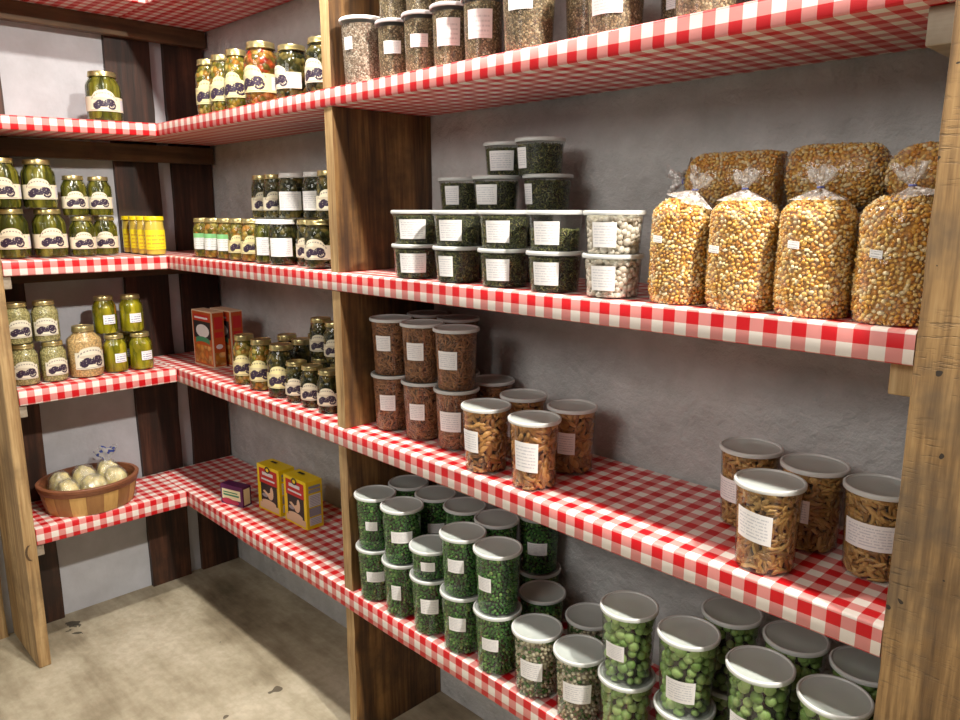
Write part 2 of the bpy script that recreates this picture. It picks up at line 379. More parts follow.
def ico(sub):
    import bmesh
    bm = bmesh.new(); bmesh.ops.create_icosphere(bm, subdivisions=sub, radius=1)
    bm.verts.index_update()
    v = np.array([p.co[:] for p in bm.verts]); f = np.array([[q.index for q in p.verts] for p in bm.faces]); bm.free()
    return v, f
ICO1, ICO2 = ico(1), ico(2)
def stick_tpl(n=5, seg=4, curve=0.25):
    v, f = [], []
    for j in range(seg+1):
        s = j/seg*2-1; r = 1.0 if 0 < j < seg else 0.55
        for i in range(n):
            a = 2*math.pi*i/n; v.append((s, 0, 0) if False else (s, r*math.cos(a), r*math.sin(a)))
    for j in range(seg):
        for i in range(n):
            a, b = j*n+i, j*n+(i+1) % n; f += [[a, b, b+n], [a, b+n, a+n]]
    for i in range(1, n-1): f += [[0, i+1, i], [seg*n, seg*n+i, seg*n+i+1]]
    return np.array(v, float), np.array(f)
STK = stick_tpl()
def flake_tpl():
    v = np.array([(-1, -.5, 0), (1, -.4, .2), (.8, .6, -.1), (-.7, .5, .25), (0, 0, .35), (0, 0, -.35)], float)
    f = np.array([(0, 1, 4), (1, 2, 4), (2, 3, 4), (3, 0, 4), (1, 0, 5), (2, 1, 5), (3, 2, 5), (0, 3, 5)]); return v, f
FLK = flake_tpl()

def scatter(pts, nrm, tpl, size, rng, upright=None, jit=0.25, bend=0.0, tilt=0.25):
    """one mesh's worth of pieces: tpl scaled by size (3), long axis in the tangent plane at each point"""
    tv, tf = tpl; n = len(pts)
    nrm = nrm/np.linalg.norm(nrm, axis=1, keepdims=True)
    nn = nrm + rng.normal(0, tilt, (n, 3)); nn /= np.linalg.norm(nn, axis=1, keepdims=True)
    ref = rng.normal(0, 1, (n, 3))
    a = np.cross(nn, ref); a /= np.linalg.norm(a, axis=1, keepdims=True)
    b = np.cross(nn, a)
    s = np.array(size)*(1+rng.uniform(-jit, jit, (n, 1)))
    T = np.repeat(tv[None], n, 0)*s[:, None, :]
    if bend: T[:, :, 1] += (bend*rng.uniform(-1, 1, (n, 1)))*size[0]*(tv[None, :, 0]**2)
    P = pts[:, None, :] + T[:, :, 0:1]*a[:, None, :] + T[:, :, 1:2]*b[:, None, :] + T[:, :, 2:3]*nn[:, None, :]
    F = (tf[None]+(np.arange(n)*len(tv))[:, None, None]).reshape(-1, tf.shape[1])
    return P.reshape(-1, 3), F

def darts(sampler, n, mind, rng, tries=8000):
    cell = {}; out = []; nr = []
    for _ in range(tries):
        if len(out) >= n: break
        p, q = sampler(rng); k = tuple(np.floor(p/mind).astype(int)); ok = True
        for dx in (-1, 0, 1):
            for dy in (-1, 0, 1):
                for dz in (-1, 0, 1):
                    for r in cell.get((k[0]+dx, k[1]+dy, k[2]+dz), ()):
                        if ((p-r)**2).sum() < mind*mind: ok = False; break
                    if not ok: break
                if not ok: break
            if not ok: break
        if ok: out.append(p); nr.append(q); cell.setdefault(k, []).append(p)
    return np.array(out), np.array(nr)

def rawmesh(name, V, F, mat, smooth=True):
    me = bpy.data.meshes.new(name); n = len(F)
    me.vertices.add(len(V)); me.vertices.foreach_set('co', np.asarray(V, np.float32).ravel())
    me.loops.add(3*n); me.loops.foreach_set('vertex_index', np.asarray(F, np.int32).ravel())
    me.polygons.add(n); me.polygons.foreach_set('loop_start', np.arange(0, 3*n, 3, dtype=np.int32))
    me.polygons.foreach_set('loop_total', np.full(n, 3, np.int32))
    me.materials.append(mat)
    me.update(calc_edges=True); me.validate()
    me.polygons.foreach_set('use_smooth', [smooth]*n)
    return me

def heap(name, rb, rt_, z0, z1, tpl, size, mind, mat, core, seed, inset, bend=0.0, tilt=0.25, top=True, tries=9000):
    """pieces packed against the inside of a tapering tub, with a solid core behind them coloured as the shade in the gaps"""
    rng = np.random.default_rng(seed)
    R = lambda z: rb+(rt_-rb)*z
    slope = (rt_-rb)
    def smp(r):
        if top and r.random() < 0.2:
            q = R(1)*math.sqrt(r.random()); a = r.random()*6.2832
            return np.array([q*math.cos(a), q*math.sin(a), z1+r.uniform(-.25, .25)*size[0]]), np.array([0, 0, 1.0])
        s = r.random(); a = r.random()*6.2832; q = R(s)-inset
        return np.array([q*math.cos(a), q*math.sin(a), z0+(z1-z0)*s]), np.array([math.cos(a), math.sin(a), -slope])
    P, N = darts(smp, 5000, mind, rng, tries)
    V, F = scatter(P, N, tpl, size, rng, bend=bend, tilt=tilt)
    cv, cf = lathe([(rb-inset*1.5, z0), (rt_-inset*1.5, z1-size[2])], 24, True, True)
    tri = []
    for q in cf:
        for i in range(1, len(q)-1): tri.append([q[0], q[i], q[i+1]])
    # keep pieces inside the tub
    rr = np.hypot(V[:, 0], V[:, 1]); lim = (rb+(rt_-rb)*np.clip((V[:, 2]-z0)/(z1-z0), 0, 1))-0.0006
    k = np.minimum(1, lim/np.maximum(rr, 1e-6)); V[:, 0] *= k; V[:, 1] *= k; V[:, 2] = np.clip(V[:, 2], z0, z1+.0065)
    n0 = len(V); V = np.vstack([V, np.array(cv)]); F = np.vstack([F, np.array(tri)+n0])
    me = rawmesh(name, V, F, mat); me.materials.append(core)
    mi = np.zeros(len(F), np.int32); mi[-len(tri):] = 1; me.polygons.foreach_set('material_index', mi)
    return me

def solid(name, prof, mat, n=28):
    v, f = lathe(prof, n, True, True); return mesh(name, v, f, [mat])

# ------------------------------------------------------------------ room
def struct(name, v, f, mat):
    o = obj(name, mesh(name, v, f, [mat], smooth=False)); o['kind'] = 'structure'; return o
XL, YB = -0.2747, 0.2949
struct('floor', *boxes([(XL-0.1, -3.6, -0.06, 4.2, YB+0.1, 0.0)]), M['floor'])
struct('wall_back', *boxes([(XL-0.1, YB, 0, 4.2, YB+0.12, 2.6)]), M['wall_r'])
struct('wall_left', *boxes([(XL-0.12, -3.6, 0, XL, YB, 2.6)]), M['wall_l'])
struct('ceiling', *boxes([(XL-0.1, -3.6, 2.6, 4.2, YB+0.1, 2.66)]), M['ceil'])

# dark planks nailed upright to the left wall
for i, (y0, y1, lab) in enumerate([
        (0.145, 0.287, 'dark stained upright plank in the corner of the two walls'),
        (-0.046, 0.100, 'dark stained upright plank on the left wall, second from the corner'),
        (-0.462, -0.350, 'dark stained plank on the left wall beside the left upright, behind basket and jars'),
        (-0.66, -0.52, 'weathered plank on the left wall outside the left upright, at the photo edge')]):
    rng = random.Random(i+3)
    v, f = [], []
    n = 24
    for j in range(n+1):
        z = 0.0+2.55*j/n; a = rng.uniform(-.0025, .0025); b = rng.uniform(-.0025, .0025)
        v += [(XL+.0005, y0+a, z), (XL+.0195, y0+a, z), (XL+.0195, y1+b, z), (XL+.0005, y1+b, z)]
    for j in range(n):
        k = 4*j
        for a, b in ((0, 1), (1, 2), (2, 3), (3, 0)): f.append([k+a, k+b, k+b+4, k+a+4])
    f += [[3, 2, 1, 0], [4*n, 4*n+1, 4*n+2, 4*n+3]]
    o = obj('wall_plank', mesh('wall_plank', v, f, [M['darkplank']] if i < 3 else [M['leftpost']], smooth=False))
    o['label'] = lab; o['category'] = 'plank'; o['group'] = 'planks on the left wall'

# ------------------------------------------------------------------ shelving
Z = {1: .4308, 2: .8587, 3: 1.226, 4: 1.6312, 5: 2.015}
SX = {1: -.0087, 2: -.0098, 3: .0004, 4: .0046, 5: 0}
SY = {1: .0143, 2: .0046, 3: .0104, 4: -.0184, 5: 0}
TH = {1: .053, 2: .046, 3: .043, 4: .039, 5: .042}
def sz(i, x, y): return Z[i]+SX[i]*max(x, 0)+SY[i]*max(-y, 0)
XR = 2.160
def cloth_mesh(i, right, name):
    """oilcloth wrapped over the board: top, rounded nose, front band, underside"""
    th = TH[i]; r = .004
    d0 = .288 if right else .2505
    prof = [(d0, 0, -d0), (d0*.5, 0, -d0*.5), (.02, 0, -.02), (r, 0, -r), (.0012, -.0012, -.001), (0, -r, .0025), (0, -th*.5, th*.5), (0, -th+r, th-r), (.0012, -th+.0012, th), (r, -th, th+r), (d0*.5, -th, th+d0*.5), (d0, -th, th+d0)]
    rng = random.Random(i*7+right)
    L0, L1 = (XL+.0225, XR-.001) if right else (-.462, -.0022)
    n = 60 if right else 16
    v, f, uv = [], [], []
    for j in range(n+1):
        s = L0+(L1-L0)*j/n
        wob = 0.0012*math.sin(s*9+i)+rng.uniform(-.0004, .0004)
        for k, (d, z, vv) in enumerate(prof):
            dd = d + (wob if k in (5, 6, 7, 8) and 0 < j < n else 0)*1.0
            if right: x, y = s, dd
            else: x, y = -dd, s
            zz = sz(i, x if right else 0, y if not right else 0)
            v.append((x, y, zz+z)); uv.append((s, vv))
    m = len(prof)
    for j in range(n):
        for k in range(m-1):
            a = j*m+k; q = [a, a+1, a+m+1, a+m]
            f.append(q if right else q[::-1])
    me = mesh(name, v, f, [ging[i, right]], smooth=True, uv=uv, sharp=0)
    return me
VO = {(1, True): .001, (1, False): .001, (2, True): -.004, (2, False): .018, (3, True): -.003, (3, False): -.003, (4, True): .018, (4, False): .017, (5, True): 0, (5, False): 0}
ging = {k: gingham('red_white_gingham', v) for k, v in VO.items()}
tier = {1: 'lowest', 2: 'second from floor', 3: 'third from floor', 4: 'fourth from floor', 5: 'topmost'}
hold = {(1, True): 'carrying the tubs of green peas and yellow boxes', (1, False): 'carrying the bread basket',
        (2, True): 'carrying tubs of brown snacks and orange boxes', (2, False): 'carrying pale and yellow pickle jars',
        (3, True): 'carrying the corn bags and herb tubs', (3, False): 'carrying stacked pickle jars and mustard',
        (4, True): 'carrying tubs of brown seed', (4, False): 'carrying one lone jar',
        (5, True): 'seen from below at the top of the back wall', (5, False): 'seen from below at the top left'}
for i in (1, 2, 3, 4, 5):
    for right in (True, False):
        side = 'back wall' if right else 'left wall'
        t = thing('shelf', 'gingham shelf on %s, %s, %s' % (side, tier[i], hold[i, right]), 'shelf', (0.9, .14, Z[i]) if right else (-.13, -.23, Z[i]), 0, 'gingham covered shelves')
        def loc_(me):
            off = Vector(t.location)
            for p in me.vertices: p.co = p.co-off
            return me
        th = TH[i]
        if right:
            pts = [(XL+.024, .0025), (XR-.003, .0025), (XR-.003, .286), (XL+.024, .286)]
        else:
            pts = [(-.248, -.460), (-.0025, -.460), (-.0025, -.004), (-.248, -.004)]
        v = [(x, y, sz(i, x if right else 0, y if not right else 0)-.0015) for x, y in pts]+[(x, y, sz(i, x if right else 0, y if not right else 0)-th+.0015) for x, y in pts]
        f = [[0, 1, 2, 3], [7, 6, 5, 4], [0, 4, 5, 1], [1, 5, 6, 2], [2, 6, 7, 3], [3, 7, 4, 0]]
        obj('board', loc_(mesh('board', v, f, [M['board']], smooth=False)), t)
        cl = obj('gingham_cloth', loc_(cloth_mesh(i, right, 'gingham_cloth')), t)
        zb = Z[i]-th
        if right and i < 5:
            z0 = sz(i, 2.14, 0)-th-.0005
            o = obj('cleat', loc_(mesh('cleat', *boxes([(2.126, .028 if i != 2 else .12, z0-.044, 2.1605, .285, z0)]), [M['postedge'] if i != 4 else M['cleat']], smooth=False)), t); bevel(o, .002)
        if not right:
            zz = sz(i, 0, -.46)-th-.0005
            if i < 5:
                o = obj('cleat', loc_(mesh('cleat', *boxes([(-.25, -.4645, zz-.036, -.010, -.442, zz)]), [M['cleat']], smooth=False)), t); bevel(o, .002)
            hh = .055 if i >= 4 else .035
            zc = Z[i]-th-.001+(-.009 if i == 4 else 0)
            o = obj('wall_cleat', loc_(mesh('wall_cleat', *boxes([(-.2545, -.44, zc-hh, -.222, .284, zc)]), [M['darkcleat']], smooth=False)), t); bevel(o, .002)

def beam_mesh(name, segs, x0, x1, y0, y1, lean, mats, frontmat=1):
    """upright board built where it stands, wavering edges, front edge of its own colour"""
    rng = random.Random(len(name)); v, f, mi = [], [], []
    for (z0, z1) in segs:
        n = max(3, int((z1-z0)/.06)); k0 = len(v)
        for j in range(n+1):
            z = z0+(z1-z0)*j/n; e = [rng.uniform(-.0012, .0012) for _ in range(4)]; dx = lean*z
            v += [(x0+dx+e[0], y0, z), (x1+dx+e[1], y0+e[2], z), (x1+dx, y1, z), (x0+dx, y1, z)]
        for j in range(n):
            k = k0+4*j
            for q, (a, b) in enumerate(((0, 1), (1, 2), (2, 3), (3, 0))):
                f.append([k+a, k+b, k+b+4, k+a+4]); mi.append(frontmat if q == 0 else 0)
        f += [[k0+3, k0+2, k0+1, k0], [k0+4*n+q for q in range(4)]]; mi += [0, 0]
    return mesh(name, v, f, mats, mi, smooth=False)
segs = []; lo = 0.0
for i in (1, 2, 3, 4, 5):
    zt = sz(i, .94, 0); segs.append((lo, zt-TH[i]-.001)); lo = zt+.001
segs.append((lo, 2.55))
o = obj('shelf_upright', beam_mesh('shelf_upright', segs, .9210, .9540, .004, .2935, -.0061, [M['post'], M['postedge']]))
o['label'] = 'dark stained middle upright board with pale front edge, between the two bays'; o['category'] = 'upright'
o = obj('shelf_upright', beam_mesh('shelf_upright_right', [(0, 2.55)], 2.1655, 2.33, -.022, .2935, 0.0, [M['beam'], M['beam']])); bevel(o, .003)
o['label'] = 'thick rough sawn tan post at the right edge of the photo'; o['category'] = 'upright'
# left upright: board standing across the end of the left shelves
v, f = boxes([(XL+.001, -.4995, 0, .012, -.4655, 2.55)])
me = mesh('shelf_upright_left', v, f, [M['leftpost']], smooth=False)
o = obj('shelf_upright', me); bevel(o, .003); o['label'] = 'tan wooden upright board at the left end of the left wall shelves'; o['category'] = 'upright'
# broken knot hollow on its edge at the lowest shelf
rg, nn = [], 14
v, f = [], []
for j in range(nn+1):
    a = math.pi*j/nn
    for q in range(6):
        b = 2*math.pi*q/6; r = .0035
        v.append((.0125+r*math.cos(b)*.5, -.484-.011*math.sin(a)+r*math.sin(b), .375+.024*math.cos(a)))
for j in range(nn):
    for q in range(6):
        f.append([j*6+q, j*6+(q+1) % 6, (j+1)*6+(q+1) % 6, (j+1)*6+q])
obj('knot', mesh('knot', v, f, [M['darkcleat']]), o)

# ------------------------------------------------------------------ tubs
TR = .0515
H4, H2, HS = .1365, .0725, .118     # quart, pint, small tall cup
def cup_mesh(name, rb, rt_, h):
    t = .0006
    pr = [(.0005, .0012), (rb-.004, .0012), (rb-.002, 0), (rb, .002), (rt_-.0012, h-.012), (rt_, h-.011), (rt_+.0004, h-.004), (rt_-t, h-.004), (rt_-t-.0012, h-.012), (rb-t, .003), (rb-.003, .002), (.0005, .002)]
    v, f = lathe(pr, 44); return mesh(name, v, f, [M['cup']], sharp=50)
def lid_mesh(name, r, h, rim, pan):
    pr = [(r-.0022, h-.0075), (r-.0004, h-.007), (r, h-.0055), (r, h-.0015), (r-.0012, h), (r-.0034, h), (r-.0043, h-.0022), (r-.0048, h-.0028), (.012, h-.0028), (.0005, h-.0028), (.0005, h-.0036), (r-.0052, h-.0036), (r-.0045, h-.0040)]
    v, f = lathe(pr, 48); mi = []
    for j in range(len(pr)-1): mi += [0 if (j < 7 or j == 11) else 1]*48
    return mesh(name, v, f, [rim, pan], mi, sharp=55)
CUP = {'quart': cup_mesh('tub_body', .0425, .0490, H4), 'pint': cup_mesh('tub_body', .0435, .0490, H2), 'small': cup_mesh('tub_body', .035, .0385, HS)}
LID = {('quart', 'clear'): lid_mesh('tub_lid', TR, H4, M['lidrim'], M['lidpanel']), ('quart', 'white'): lid_mesh('tub_lid', TR, H4, M['whitelid'], M['whitelid']),
       ('pint', 'white'): lid_mesh('tub_lid', TR, H2, M['lidrim'], M['lidpanel']), ('small', 'grey'): lid_mesh('tub_lid', .0425, HS, M['greylidr'], M['greylidp']),
       ('pint', 'clear'): lid_mesh('tub_lid', TR, H2, M['lidrim'], M['lidpanel'])}
DIM = {'quart': (.0425, .0490, H4), 'pint': (.0435, .0490, H2), 'small': (.035, .0385, HS)}
def HP(kind, size, seed, fill=None):
    rb, rt_, h = DIM[size]; z1 = h-.014 if fill is None else fill; r0, r1 = rb-.0012, rb+(rt_-rb)*(z1/h)-.0014
    a = ('contents', r0, r1, .0028, z1)
    if kind == 'pea': return heap(*a, ICO1, (.0037, .0036, .0035), .0057, M['pea'], M['darkcore'], seed, .0043, tilt=1, tries=14000)
    if kind == 'mix': return heap(*a, ICO1, (.0043, .0038, .0035), .0068, M['peamix'], M['palecore'], seed, .0048, tries=12000)
    if kind == 'ball': return heap(*a, ICO2, (.0084, .0082, .0080), .0140, M['ball'], M['darkcore'], seed, .0092, tries=7000)
    if kind == 'almond': return heap(*a, ICO2, (.0150, .0052, .0042), .0092, M['almond'], M['browncore'], seed, .0075, bend=.5, tilt=.5, tries=7000)
    if kind == 'stick': return heap(*a, STK, (.0165, .0036, .0034), .0078, M['stick'], M['browncore'], seed, .0050, bend=.5, tilt=.35, tries=8000)
    if kind == 'dark': return heap(*a, STK, (.0150, .0021, .0020), .0052, M['dark'], M['browncore'], seed, .0030, bend=.3, tilt=.3, tries=12000)
    if kind == 'herb': return heap(*a, FLK, (.0038, .0022, .0012), .0030, M['herb'], M['darkcore'], seed, .0022, tilt=.7, tries=14000)
    if kind == 'white': return heap(*a, ICO1, (.0078, .0070, .0048), .0084, M['white'], M['palecore'], seed, .0055, tilt=.4, tries=6000)
    if kind in ('seed', 'seedpale'):
        return solid('contents', [(.001, .003), (r0, .003), (r1, z1), (r1*.6, z1+.002), (.001, z1+.002)], M[kind])
_h = {}
def contents(kind, size, var=0, fill=None):
    k = (kind, size, var, fill)
    if k not in _h: _h[k] = HP(kind, size, abs(hash((len(kind), ord(kind[0]), ord(kind[1]), len(size), var))) % 9999, fill)
    return _h[k]
def curved(name, r0, r1, h, ang, half, z0, z1, mat, tilt=0.0, eps=.0006, crest=None):
    """paper patch bent round a tapering wall; ang is the world direction it faces"""
    v, uv, f = [], [], []; n = 14
    for j in range(n+1):
        s = j/n; a = ang-half+2*half*s
        for k, z in enumerate((z0, z1)):
            zz = z+tilt*(s-.5)*2*half*r1
            r = r0+(r1-r0)*zz/h+eps
            v.append((r*math.cos(a), r*math.sin(a), zz)); uv.append((s, k))
    for j in range(n): f.append([2*j, 2*j+2, 2*j+3, 2*j+1])
    return mesh(name, v, f, [mat], uv=uv, sharp=0)
CAM = (2.4269, -1.0036)
rnd = random.Random(11)
def viewang(x, y): return math.atan2(CAM[1]-y, CAM[0]-x)
def tub(x, y, z, kind, lab, group, size='quart', lid='clear', label=(-.45, .36, .045, .095), var=0, fill=None, lmat='paper', tilt=0.0, cat='tub'):
    """label = (where it sits across the front: -1 left .. 1 right, half angle, bottom, top)"""
    t = thing('deli_tub', lab, cat, (x, y, z), 0, group)
    rb, rt_, h = DIM[size]
    c = obj('contents', contents(kind, size, var, fill), t, rot=rnd.uniform(0, 6.28)); c['kind'] = 'stuff'
    obj('tub_body', CUP[size], t); obj('lid', LID[size, lid], t)
    if label:
        a = viewang(x, y)+math.asin(max(-.98, min(.98, label[0])))
        obj('paper_label', curved('paper_label', rb, rt_, h, a, label[1], label[2], label[3], M[lmat], tilt), t)
    return t

P4, P2 = H4-.0026, H2-.0026
# --- lowest shelf: dried peas
G = 'tubs of small green peas'
def pile(i, x, y, items):
    z = sz(i, x, y)+.0006
    for kind, lab, group, kw in items:
        tub(x, y, z, kind, lab, group, **kw)
        z += P4 if kw.get('size', 'quart') == 'quart' else P2
LB = lambda o=-.4, z0=.052, z1=.085, w=.42, **k: dict(label=(o, w, z0, z1), **k)
pea = 'tub of small green peas'
pile(1, 1.0045, .044, [('pea', pea+', lower of the leftmost front stack by the middle upright', G, LB(-.1, .055, .082, .5)), ('pea', pea+', upper of the leftmost front stack by the middle upright', G, LB(-.25, .055, .078, .32, var=1))])
pile(1, 1.1085, .044, [('pea', pea+', lower of the second front stack from the left', G, LB(-.4, .048, .085, .26, var=1)), ('pea', pea+', upper of the second front stack from the left', G, LB(-.05, .058, .086, .55))])
pile(1, 1.2125, .044, [('pea', pea+' under the short pint tub', G, LB(-.15, .056, .092, .45)), ('pea', 'short pint tub of green peas standing on a taller pea tub', G, LB(-.2, .026, .048, .35, size='pint'))])
pile(1, 1.316, .044, [('pea', pea+', lower of the fourth front stack', G, LB(-.3, .058, .09, .42, var=1)), ('pea', pea+', upper of the fourth front stack', G, LB(-.35, .06, .09, .4))])
pile(1, 1.421, .044, [('pea', pea+', lower of the rightmost front stack, beside the mixed tubs', G, LB(-.35, .058, .086, .4)), ('pea', pea+', upper of the rightmost front stack, beside the mixed tubs', G, LB(-.6, .055, .086, .35, var=1))])
pile(1, 1.0055, .1485, [('pea', pea+', lower back tub beside the middle upright', G, dict(label=None)), ('pea', pea+', upper back tub beside the middle upright', G, dict(label=None))])
pile(1, 1.1095, .1485, [('pea', pea+', lower of the second back stack', G, dict(label=None)), ('pea', pea+', upper of the second back stack', G, LB(0, .05, .075, .45))])
pile(1, 1.2135, .1485, [('pea', pea+', lower back tub behind the short pint tub', G, dict(label=None)), ('pea', pea+', upper back tub behind the short pint tub', G, LB(-.4, .05, .075, .3))])
pile(1, 1.3175, .1485, [('pea', pea+', lower back tub behind the fourth front stack', G, dict(label=None)), ('pea', pea+', upper back tub behind the fourth front stack', G, LB(.1, .04, .07, .4))])
pile(1, 1.365, .2405, [('pea', pea+', lower of the stack against the wall under the second shelf', G, dict(label=None)), ('pea', pea+', upper of the stack against the wall under the second shelf', G, LB(-.1, .05, .08, .5))])
pile(1, 1.445, .160, [('pea', 'single '+pea+' standing behind the rightmost front stack', G, dict(label=None))])
# mixed green and white
G = 'tubs of mixed green and cream peas'
pile(1, 1.530, .045, [('mix', 'tub of mixed green and cream peas, left one, next to the green pea stacks', G, LB(-.25, .045, .085, .5, tilt=-.1))])
pile(1, 1.638, .045, [('mix', 'tub of mixed green and cream peas, right one, next to the large green balls', G, LB(-.1, .05, .09, .6, var=1))])
pile(1, 1.578, .156, [('mix', 'tub of mixed peas standing at the back near the wall', G, dict(label=None))])
# large green balls
G = 'tubs of large green balls'
big = 'tub of large green coated nuts'
pile(1, 1.743, .045, [('ball', big+', lower of the leftmost stack', G, dict(label=None)), ('ball', big+', upper of the leftmost stack', G, LB(-.5, .05, .08, .4, var=1))])
pile(1, 1.860, .045, [('ball', big+', lower of the second front stack', G, dict(label=None, var=1)), ('ball', big+', upper of the second front stack, with a wide label', G, LB(-.2, .03, .07, .55))])
pile(1, 1.985, .042, [('ball', big+', lower of the third front stack', G, dict(label=None)), ('ball', big+', upper of the third front stack, label low', G, LB(-.55, .03, .065, .4, var=1))])
pile(1, 2.095, .046, [('ball', big+', lower of the stack beside the right post', G, dict(label=None)), ('ball', big+', upper of the front stack beside the right post', G, dict(label=None, var=1))])
pile(1, 1.880, .156, [('ball', big+', lower of the back stack, left', G, dict(label=None)), ('ball', big+', upper of the back stack, left', G, dict(label=None))])
pile(1, 1.992, .156, [('ball', big+', lower of the middle back stack', G, dict(label=None)), ('ball', big+', upper of the middle back stack', G, dict(label=None, var=1))])
pile(1, 2.099, .158, [('ball', big+', lower of the back stack beside the right post', G, dict(label=None)), ('ball', big+', upper back tub beside the right post', G, dict(label=None))])

# --- second shelf
G = 'tubs of dark brown sticks'
dk = 'tub of thin dark brown sticks'
pile(2, 1.013, .100, [('dark', dk+', lower of the leftmost front stack', G, LB(-.3, .052, .09, .42)), ('dark', dk+', upper of the leftmost front stack', G, LB(-.45, .062, .098, .4, var=1))])
pile(2, 1.121, .105, [('dark', dk+', lower of the second front stack', G, LB(-.35, .05, .088, .4, var=1)), ('dark', dk+', upper of the second front stack', G, LB(-.4, .055, .095, .45))])
pile(2, 1.229, .110, [('dark', dk+', lower of the third front stack, behind the snack tubs', G, LB(-.35, .045, .09, .55)), ('dark', dk+', upper of the third front stack, above the snack tubs', G, LB(-.45, .05, .09, .5, var=1))])
pile(2, 1.013, .215, [('dark', dk+', lower of the leftmost back stack', G, dict(label=None)), ('dark', dk+', upper of the leftmost back stack', G, dict(label=None))])
pile(2, 1.121, .218, [('dark', dk+', lower of the second back stack', G, dict(label=None)), ('dark', dk+', upper of the second back stack', G, dict(label=None, var=1))])
pile(2, 1.229, .225, [('dark', dk+', single one with no tub on it, against the wall', G, LB(.1, .05, .08, .5))])
G = 'tubs of orange brown curled snacks'
al = 'tub of chunky orange brown snacks'
pile(2, 1.376, .055, [('almond', al+', left front one near the dark sticks', G, LB(-.72, .045, .09, .45))])
pile(2, 1.507, .055, [('almond', al+', nearest the shelf edge, large label facing out', G, LB(-.35, .04, .098, .52, var=1, tilt=-.06))])
pile(2, 1.374, .172, [('almond', al+', back left one, mostly hidden', G, LB(-.7, .05, .085, .4))])
pile(2, 1.503, .176, [('almond', al+', back right one beside the bare shelf', G, LB(-.25, .045, .09, .4, var=1))])
G = 'tubs of golden sticks'
gs = 'tub of golden brown sticks'
pile(2, 1.878, .188, [('stick', gs+', back left of the right hand group, against the wall', G, LB(-.75, .045, .085, .5))])
pile(2, 1.989, .178, [('stick', gs+', back right of the pair behind the front tub', G, LB(-.45, .05, .088, .42, var=1))])
pile(2, 1.972, .056, [('stick', gs+', front one of the group with a slanted label', G, LB(-.42, .052, .098, .60, tilt=-.12))])
pile(2, 2.096, .152, [('stick', gs+' beside the right post, partly hidden, wide label', G, LB(-.2, .05, .09, .85, var=1))])

# --- third shelf: herbs in pint tubs
G = 'pint tubs of dried green herbs'
hb = 'pint tub of dried green herbs'
def hrow(x, y, k, lab, kind='herb', var=0, off=-.4, w=.5, fill=None, group=None, label=True):
    tub(x, y, sz(3, x, y)+.0002+k*P2, kind, lab, group or G, size='pint', lid='white', label=(off, w, .014, .054) if label else None, var=var, fill=fill)
for k, nm in ((0, 'bottom row'), (1, 'second row')):
    hrow(1.172, .047, k, hb+', %s, leftmost in front' % nm, off=-.15, w=.62)
    hrow(1.304, .047, k, hb+', %s, second in front from the left' % nm, var=1, off=-.55 if k == 0 else -.35, w=.36 if k == 0 else .52)
    hrow(1.433, .047, k, hb+', %s, third in front from the left' % nm, off=-.3, w=.5)
    hrow(1.556, .047, k, (hb+', bottom row, right end beside the white chips') if k == 0 else 'part filled pint tub of dried herbs, second row, beside the white chips', var=1, off=-.35, w=.52, fill=None if k == 0 else .038)
    hrow(1.682, .047, k, 'pint tub of white chips, %s, beside the corn bags' % ('lower one' if k == 0 else 'upper one'), 'white', var=k, off=-.35, w=.45, group='pint tubs of white chips')
    for q, (x, y) in enumerate(((1.165, .153), (1.286, .153), (1.402, .153))):
        hrow(x, y, k, hb+', back %s, %s' % (nm, ('left', 'middle', 'right')[q]), label=False)
hrow(1.168, .185, 2, hb+', third row, left one', off=-.45, w=.36)
hrow(1.296, .166, 2, hb+', third row, middle one in front', var=1, off=-.5, w=.55)
hrow(1.412, .195, 2, hb+', third row, right one', off=-.85, w=.3)
hrow(1.281, .215, 3, hb+', top row, left one', var=1, off=-.3, w=.6)
hrow(1.399, .186, 3, hb+', top row, right one, label turned left', off=-.8, w=.3)

# --- fourth shelf: seeds
tub(1.004, .050, sz(4, 1.0, 0)+.0002, 'seedpale', 'tall clear tub of pale seed with white lid, in front of the middle upright', 'tubs of brown seed', lid='white', label=(-.7, .25, .07, .095))
G = 'small tall cups of brown seed'
sc = 'small tall cup of brown seed'
for q, (x, wd) in enumerate(((1.100, 'leftmost'), (1.187, 'second from left'), (1.274, 'third from left'), (1.362, 'rightmost'))):
    z = sz(4, x, 0)+.0005
    tub(x, .062, z, 'seed', sc+', bottom row, %s' % wd, G, size='small', lid='grey', label=(-.2, .5 if q < 2 else .65, .05 if q < 2 else .04, .075 if q < 2 else .09), lmat='pink' if q > 0 else 'paper')
    if q < 4: tub(x, .066, z+HS-.0026, 'seed', sc+', upper row, %s' % wd, G, size='small', lid='grey', label=(-.2, .4, .06, .085), lmat='paper')
G = 'tubs of brown seed'
for x, y, lab, lb in ((1.475, .062, 'tall clear tub of brown seed with label at its top, right of the small cups', (-.35, .5, .068, .104)), (1.558, .135, 'tall tub of brown seed, second of the tall ones', None),
                      (1.655, .070, 'tall tub of brown seed with pink label, beside the gap', (-.35, .6, .032, .058)), (1.728, .170, 'tall tub of brown seed standing back in the dark, small label', (-.6, .25, .045, .07)), (1.815, .070, 'tall tub of golden brown seed nearest the right end of the fourth shelf', None)):
    tub(x, y, sz(4, x, 0)+.0005, 'seed', lab, G, lid='clear', label=lb, lmat='pink' if 'pink' in lab else 'paper')

